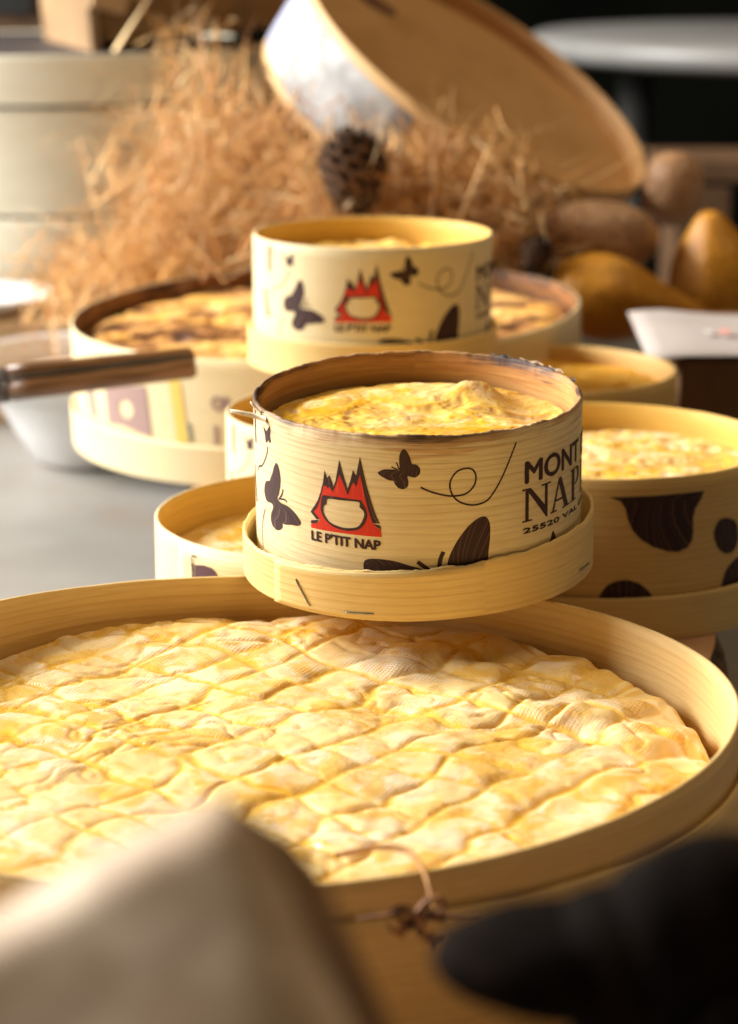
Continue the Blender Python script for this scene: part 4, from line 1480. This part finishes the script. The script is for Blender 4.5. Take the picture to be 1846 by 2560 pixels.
sp = empty('dried_sprig', pix(960, 2005, 0.578))
tag(sp, 'dried reddish sprig hooked over the front rim of the largest box', 'dried sprig')


def rel(x, y, d):
    return pix(x, y, d) - sp.location


tube('stem', cat3([rel(742, 1895, 0.605), rel(840, 1876, 0.603), rel(900, 1884, 0.600), rel(930, 1915, 0.592), rel(945, 1945, 0.583), rel(955, 1985, 0.578), rel(965, 2012, 0.576)]), 0.00085, kt2, sp)
M_SPR = simple('dried_petals', (0.27, 0.12, 0.045), 0.7, var=0.4, scale=300)
PV = []; PF = []
for i in range(24):
    a = rs.rand() * 2 * PI
    c = rel(935 + rs.randn() * 22, 2035 + rs.randn() * 24, 0.574)
    L = 0.003 + rs.rand() * 0.004
    d = Vector((math.cos(a) - 0.5, -0.3 * rs.rand(), math.sin(a) - 0.5)).normalized()
    s = d.cross(Vector((0, 1, 0.2))).normalized() * 0.0011
    o = Vector((0, -0.0006, 0))
    b = len(PV)
    PV += [c, c + d * L * 0.5 + s, c + d * L, c + d * L * 0.5 - s, c + d * L * 0.5 + o]
    PF += [(b, b + 1, b + 4), (b + 1, b + 2, b + 4), (b + 2, b + 3, b + 4), (b + 3, b, b + 4)]
mk('flower_head', PV, PF, M_SPR, sp, smooth=False)
tube('twig', cat3([rel(985, 2035, 0.574), rel(900, 2020, 0.574), rel(850, 2026, 0.574), rel(790, 2034, 0.576)]), lambda f: 0.0009 * (1 - f * 0.7), M_SPR, sp)
tube('twig', cat3([rel(945, 2020, 0.574), rel(1010, 2028, 0.574), rel(1060, 2026, 0.575)]), lambda f: 0.0008 * (1 - f * 0.6), M_SPR, sp)
tube('tendril', cat3([rel(925, 2020, 0.573), rel(950, 1993, 0.572), rel(975, 1990, 0.572), rel(985, 2005, 0.572), rel(970, 2025, 0.572)]), 0.0009, M_SPR, sp)

# ------------------------------------------------------------------ near, strongly blurred things
kp = NT('mottled_pale_wood')
ob = kp.coords('Object')
n1 = kp.noise(ob, 55, 3)
n2 = kp.noise(ob, 22, 2)
cp_ = kp.mix(kp.mapr(n1, 0.35, 0.65), (0.50, 0.36, 0.23), (0.76, 0.61, 0.45))
cp_ = kp.mix(kp.mapr(n2, 0.58, 0.70, 0, 0.6), cp_, (0.32, 0.17, 0.09))
kp.set(color=cp_, rough=0.7)
# a packet standing on the table, leaning back; corner up
top = pix(505, 1715, 0.31)
pk = empty('chopping_board', top)
# local frame: x along the upper edge to the left, y along the right edge downwards, z the outward normal
e1 = (pix(0, 1985, 0.312) - top).normalized()
e2 = (pix(895, 2240, 0.296) - top)
e2 = (e2 - e1 * e2.dot(e1)).normalized()
nn = e1.cross(e2).normalized()
if nn.y > 0:
    nn = -nn
pk.rotation_euler = Matrix((e1, e2, nn)).transposed().to_euler() if e1.cross(e2).dot(nn) > 0 else Matrix((e2, e1, nn)).transposed().to_euler()
tag(pk, 'pale beige chopping board with its side coloured a shaded brown, a big blur in the left foreground', 'board')
swap = e1.cross(e2).dot(nn) <= 0
L1, L2, TT_ = 0.10, 0.23, 0.040
NV = 30
V = []; F = []
for s in (0, 1):
    for j in range(NV):
        for i in range(NV):
            a, b = i / (NV - 1), j / (NV - 1)
            edge = min(a, 1 - a, b, 1 - b)
            puff = min(1, edge / 0.08) ** 0.5
            crease = -0.0022 * math.exp(-((b * L2 - 0.014) / 0.0022) ** 2)
            z = (0.5 * TT_ * (0.80 + 0.20 * puff) + 0.003 * (float(vnoise(a * 6, b * 12, 90)) - 0.5) + (crease if s == 0 else 0)) * (1 if s == 0 else -1) - TT_ / 2
            xa, ya = a * L1, b * L2
            rc = 0.006
            if xa < rc and ya < rc:
                dx_, dy_ = rc - xa, rc - ya
                mx = max(dx_, dy_); hy_ = math.hypot(dx_, dy_)
                if hy_ > 1e-9:
                    xa, ya = rc - dx_ * mx / hy_, rc - dy_ * mx / hy_
            pt = (xa, ya, z)
            V.append((pt[1], pt[0], pt[2]) if swap else pt)
for s in (0, 1):
    o = s * NV * NV
    for j in range(NV - 1):
        for i in range(NV - 1):
            q_ = (o + j * NV + i, o + j * NV + i + 1, o + (j + 1) * NV + i + 1, o + (j + 1) * NV + i)
            F.append(q_)
bd = [i for i in range(NV)] + [j * NV + NV - 1 for j in range(1, NV)] + [(NV - 1) * NV + i for i in range(NV - 2, -1, -1)] + [j * NV for j in range(NV - 2, 0, -1)]
for k in range(len(bd)):
    a, b = bd[k], bd[(k + 1) % len(bd)]
    F.append((a, b, b + NV * NV, a + NV * NV))
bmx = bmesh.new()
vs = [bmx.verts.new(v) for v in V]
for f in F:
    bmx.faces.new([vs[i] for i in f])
sl = from_bm('board_body', bmx, [kp.m, simple('shaded_board_side', (0.22, 0.11, 0.045), 0.7, scale=50)], pk, smooth=True)  # side faces get a darker brown: their shade is put into the colour
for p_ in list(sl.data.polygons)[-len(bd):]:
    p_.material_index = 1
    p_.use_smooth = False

# black rumpled cloth bag on the right
kc = NT('black_leather')
n1 = kc.noise(kc.coords('Object'), 60, 3)
kc.set(color=kc.mix(kc.mapr(n1, 0.4, 0.7), (0.005, 0.0032, 0.0024), (0.014, 0.008, 0.005)), rough=0.8, spec=0.03)
DB = 0.37
cbk = empty('black_bag', pix(1500, 2100, DB))
tag(cbk, 'rumpled black bag, a dark blur in the right foreground', 'bag')
SB = DB / 5352


def lump(name, px, py, rx, rz, ry, rotb, seed):
    V = []; F = []
    nu, nv = 48, 28
    c = pix(px, py, DB) - cbk.location
    for j in range(nv + 1):
        ph = PI * j / nv
        for i in range(nu):
            a = 2 * PI * i / nu
            d = Vector((math.sin(ph) * math.cos(a), math.sin(ph) * math.sin(a), math.cos(ph)))
            k = 1 + 0.14 * (float(fbm(np.array(d.x * 2 + 5), np.array(d.z * 2 + d.y + 5), seed, 3)) - 0.5)
            v = Vector((d.x * rx * SB * k, d.y * ry * SB * k, d.z * rz * SB * k))
            v.rotate(Euler((0, rotb, 0)))
            V.append(v + c)
    for j in range(nv):
        for i in range(nu):
            F.append((j * nu + i, j * nu + (i + 1) % nu, (j + 1) * nu + (i + 1) % nu, (j + 1) * nu + i))
    return mk(name, V, F, kc.m, cbk)


lump('bag_body', 1580, 2230, 330, 405, 260, 0.1, 95)
lump('flap', 1300, 2125, 350, 125, 210, 0.02, 97)
lump('flap', 1440, 2150, 260, 200, 230, 0.3, 98)
lump('bag_body', 1640, 3300, 300, 1200, 120, 0.0, 99)
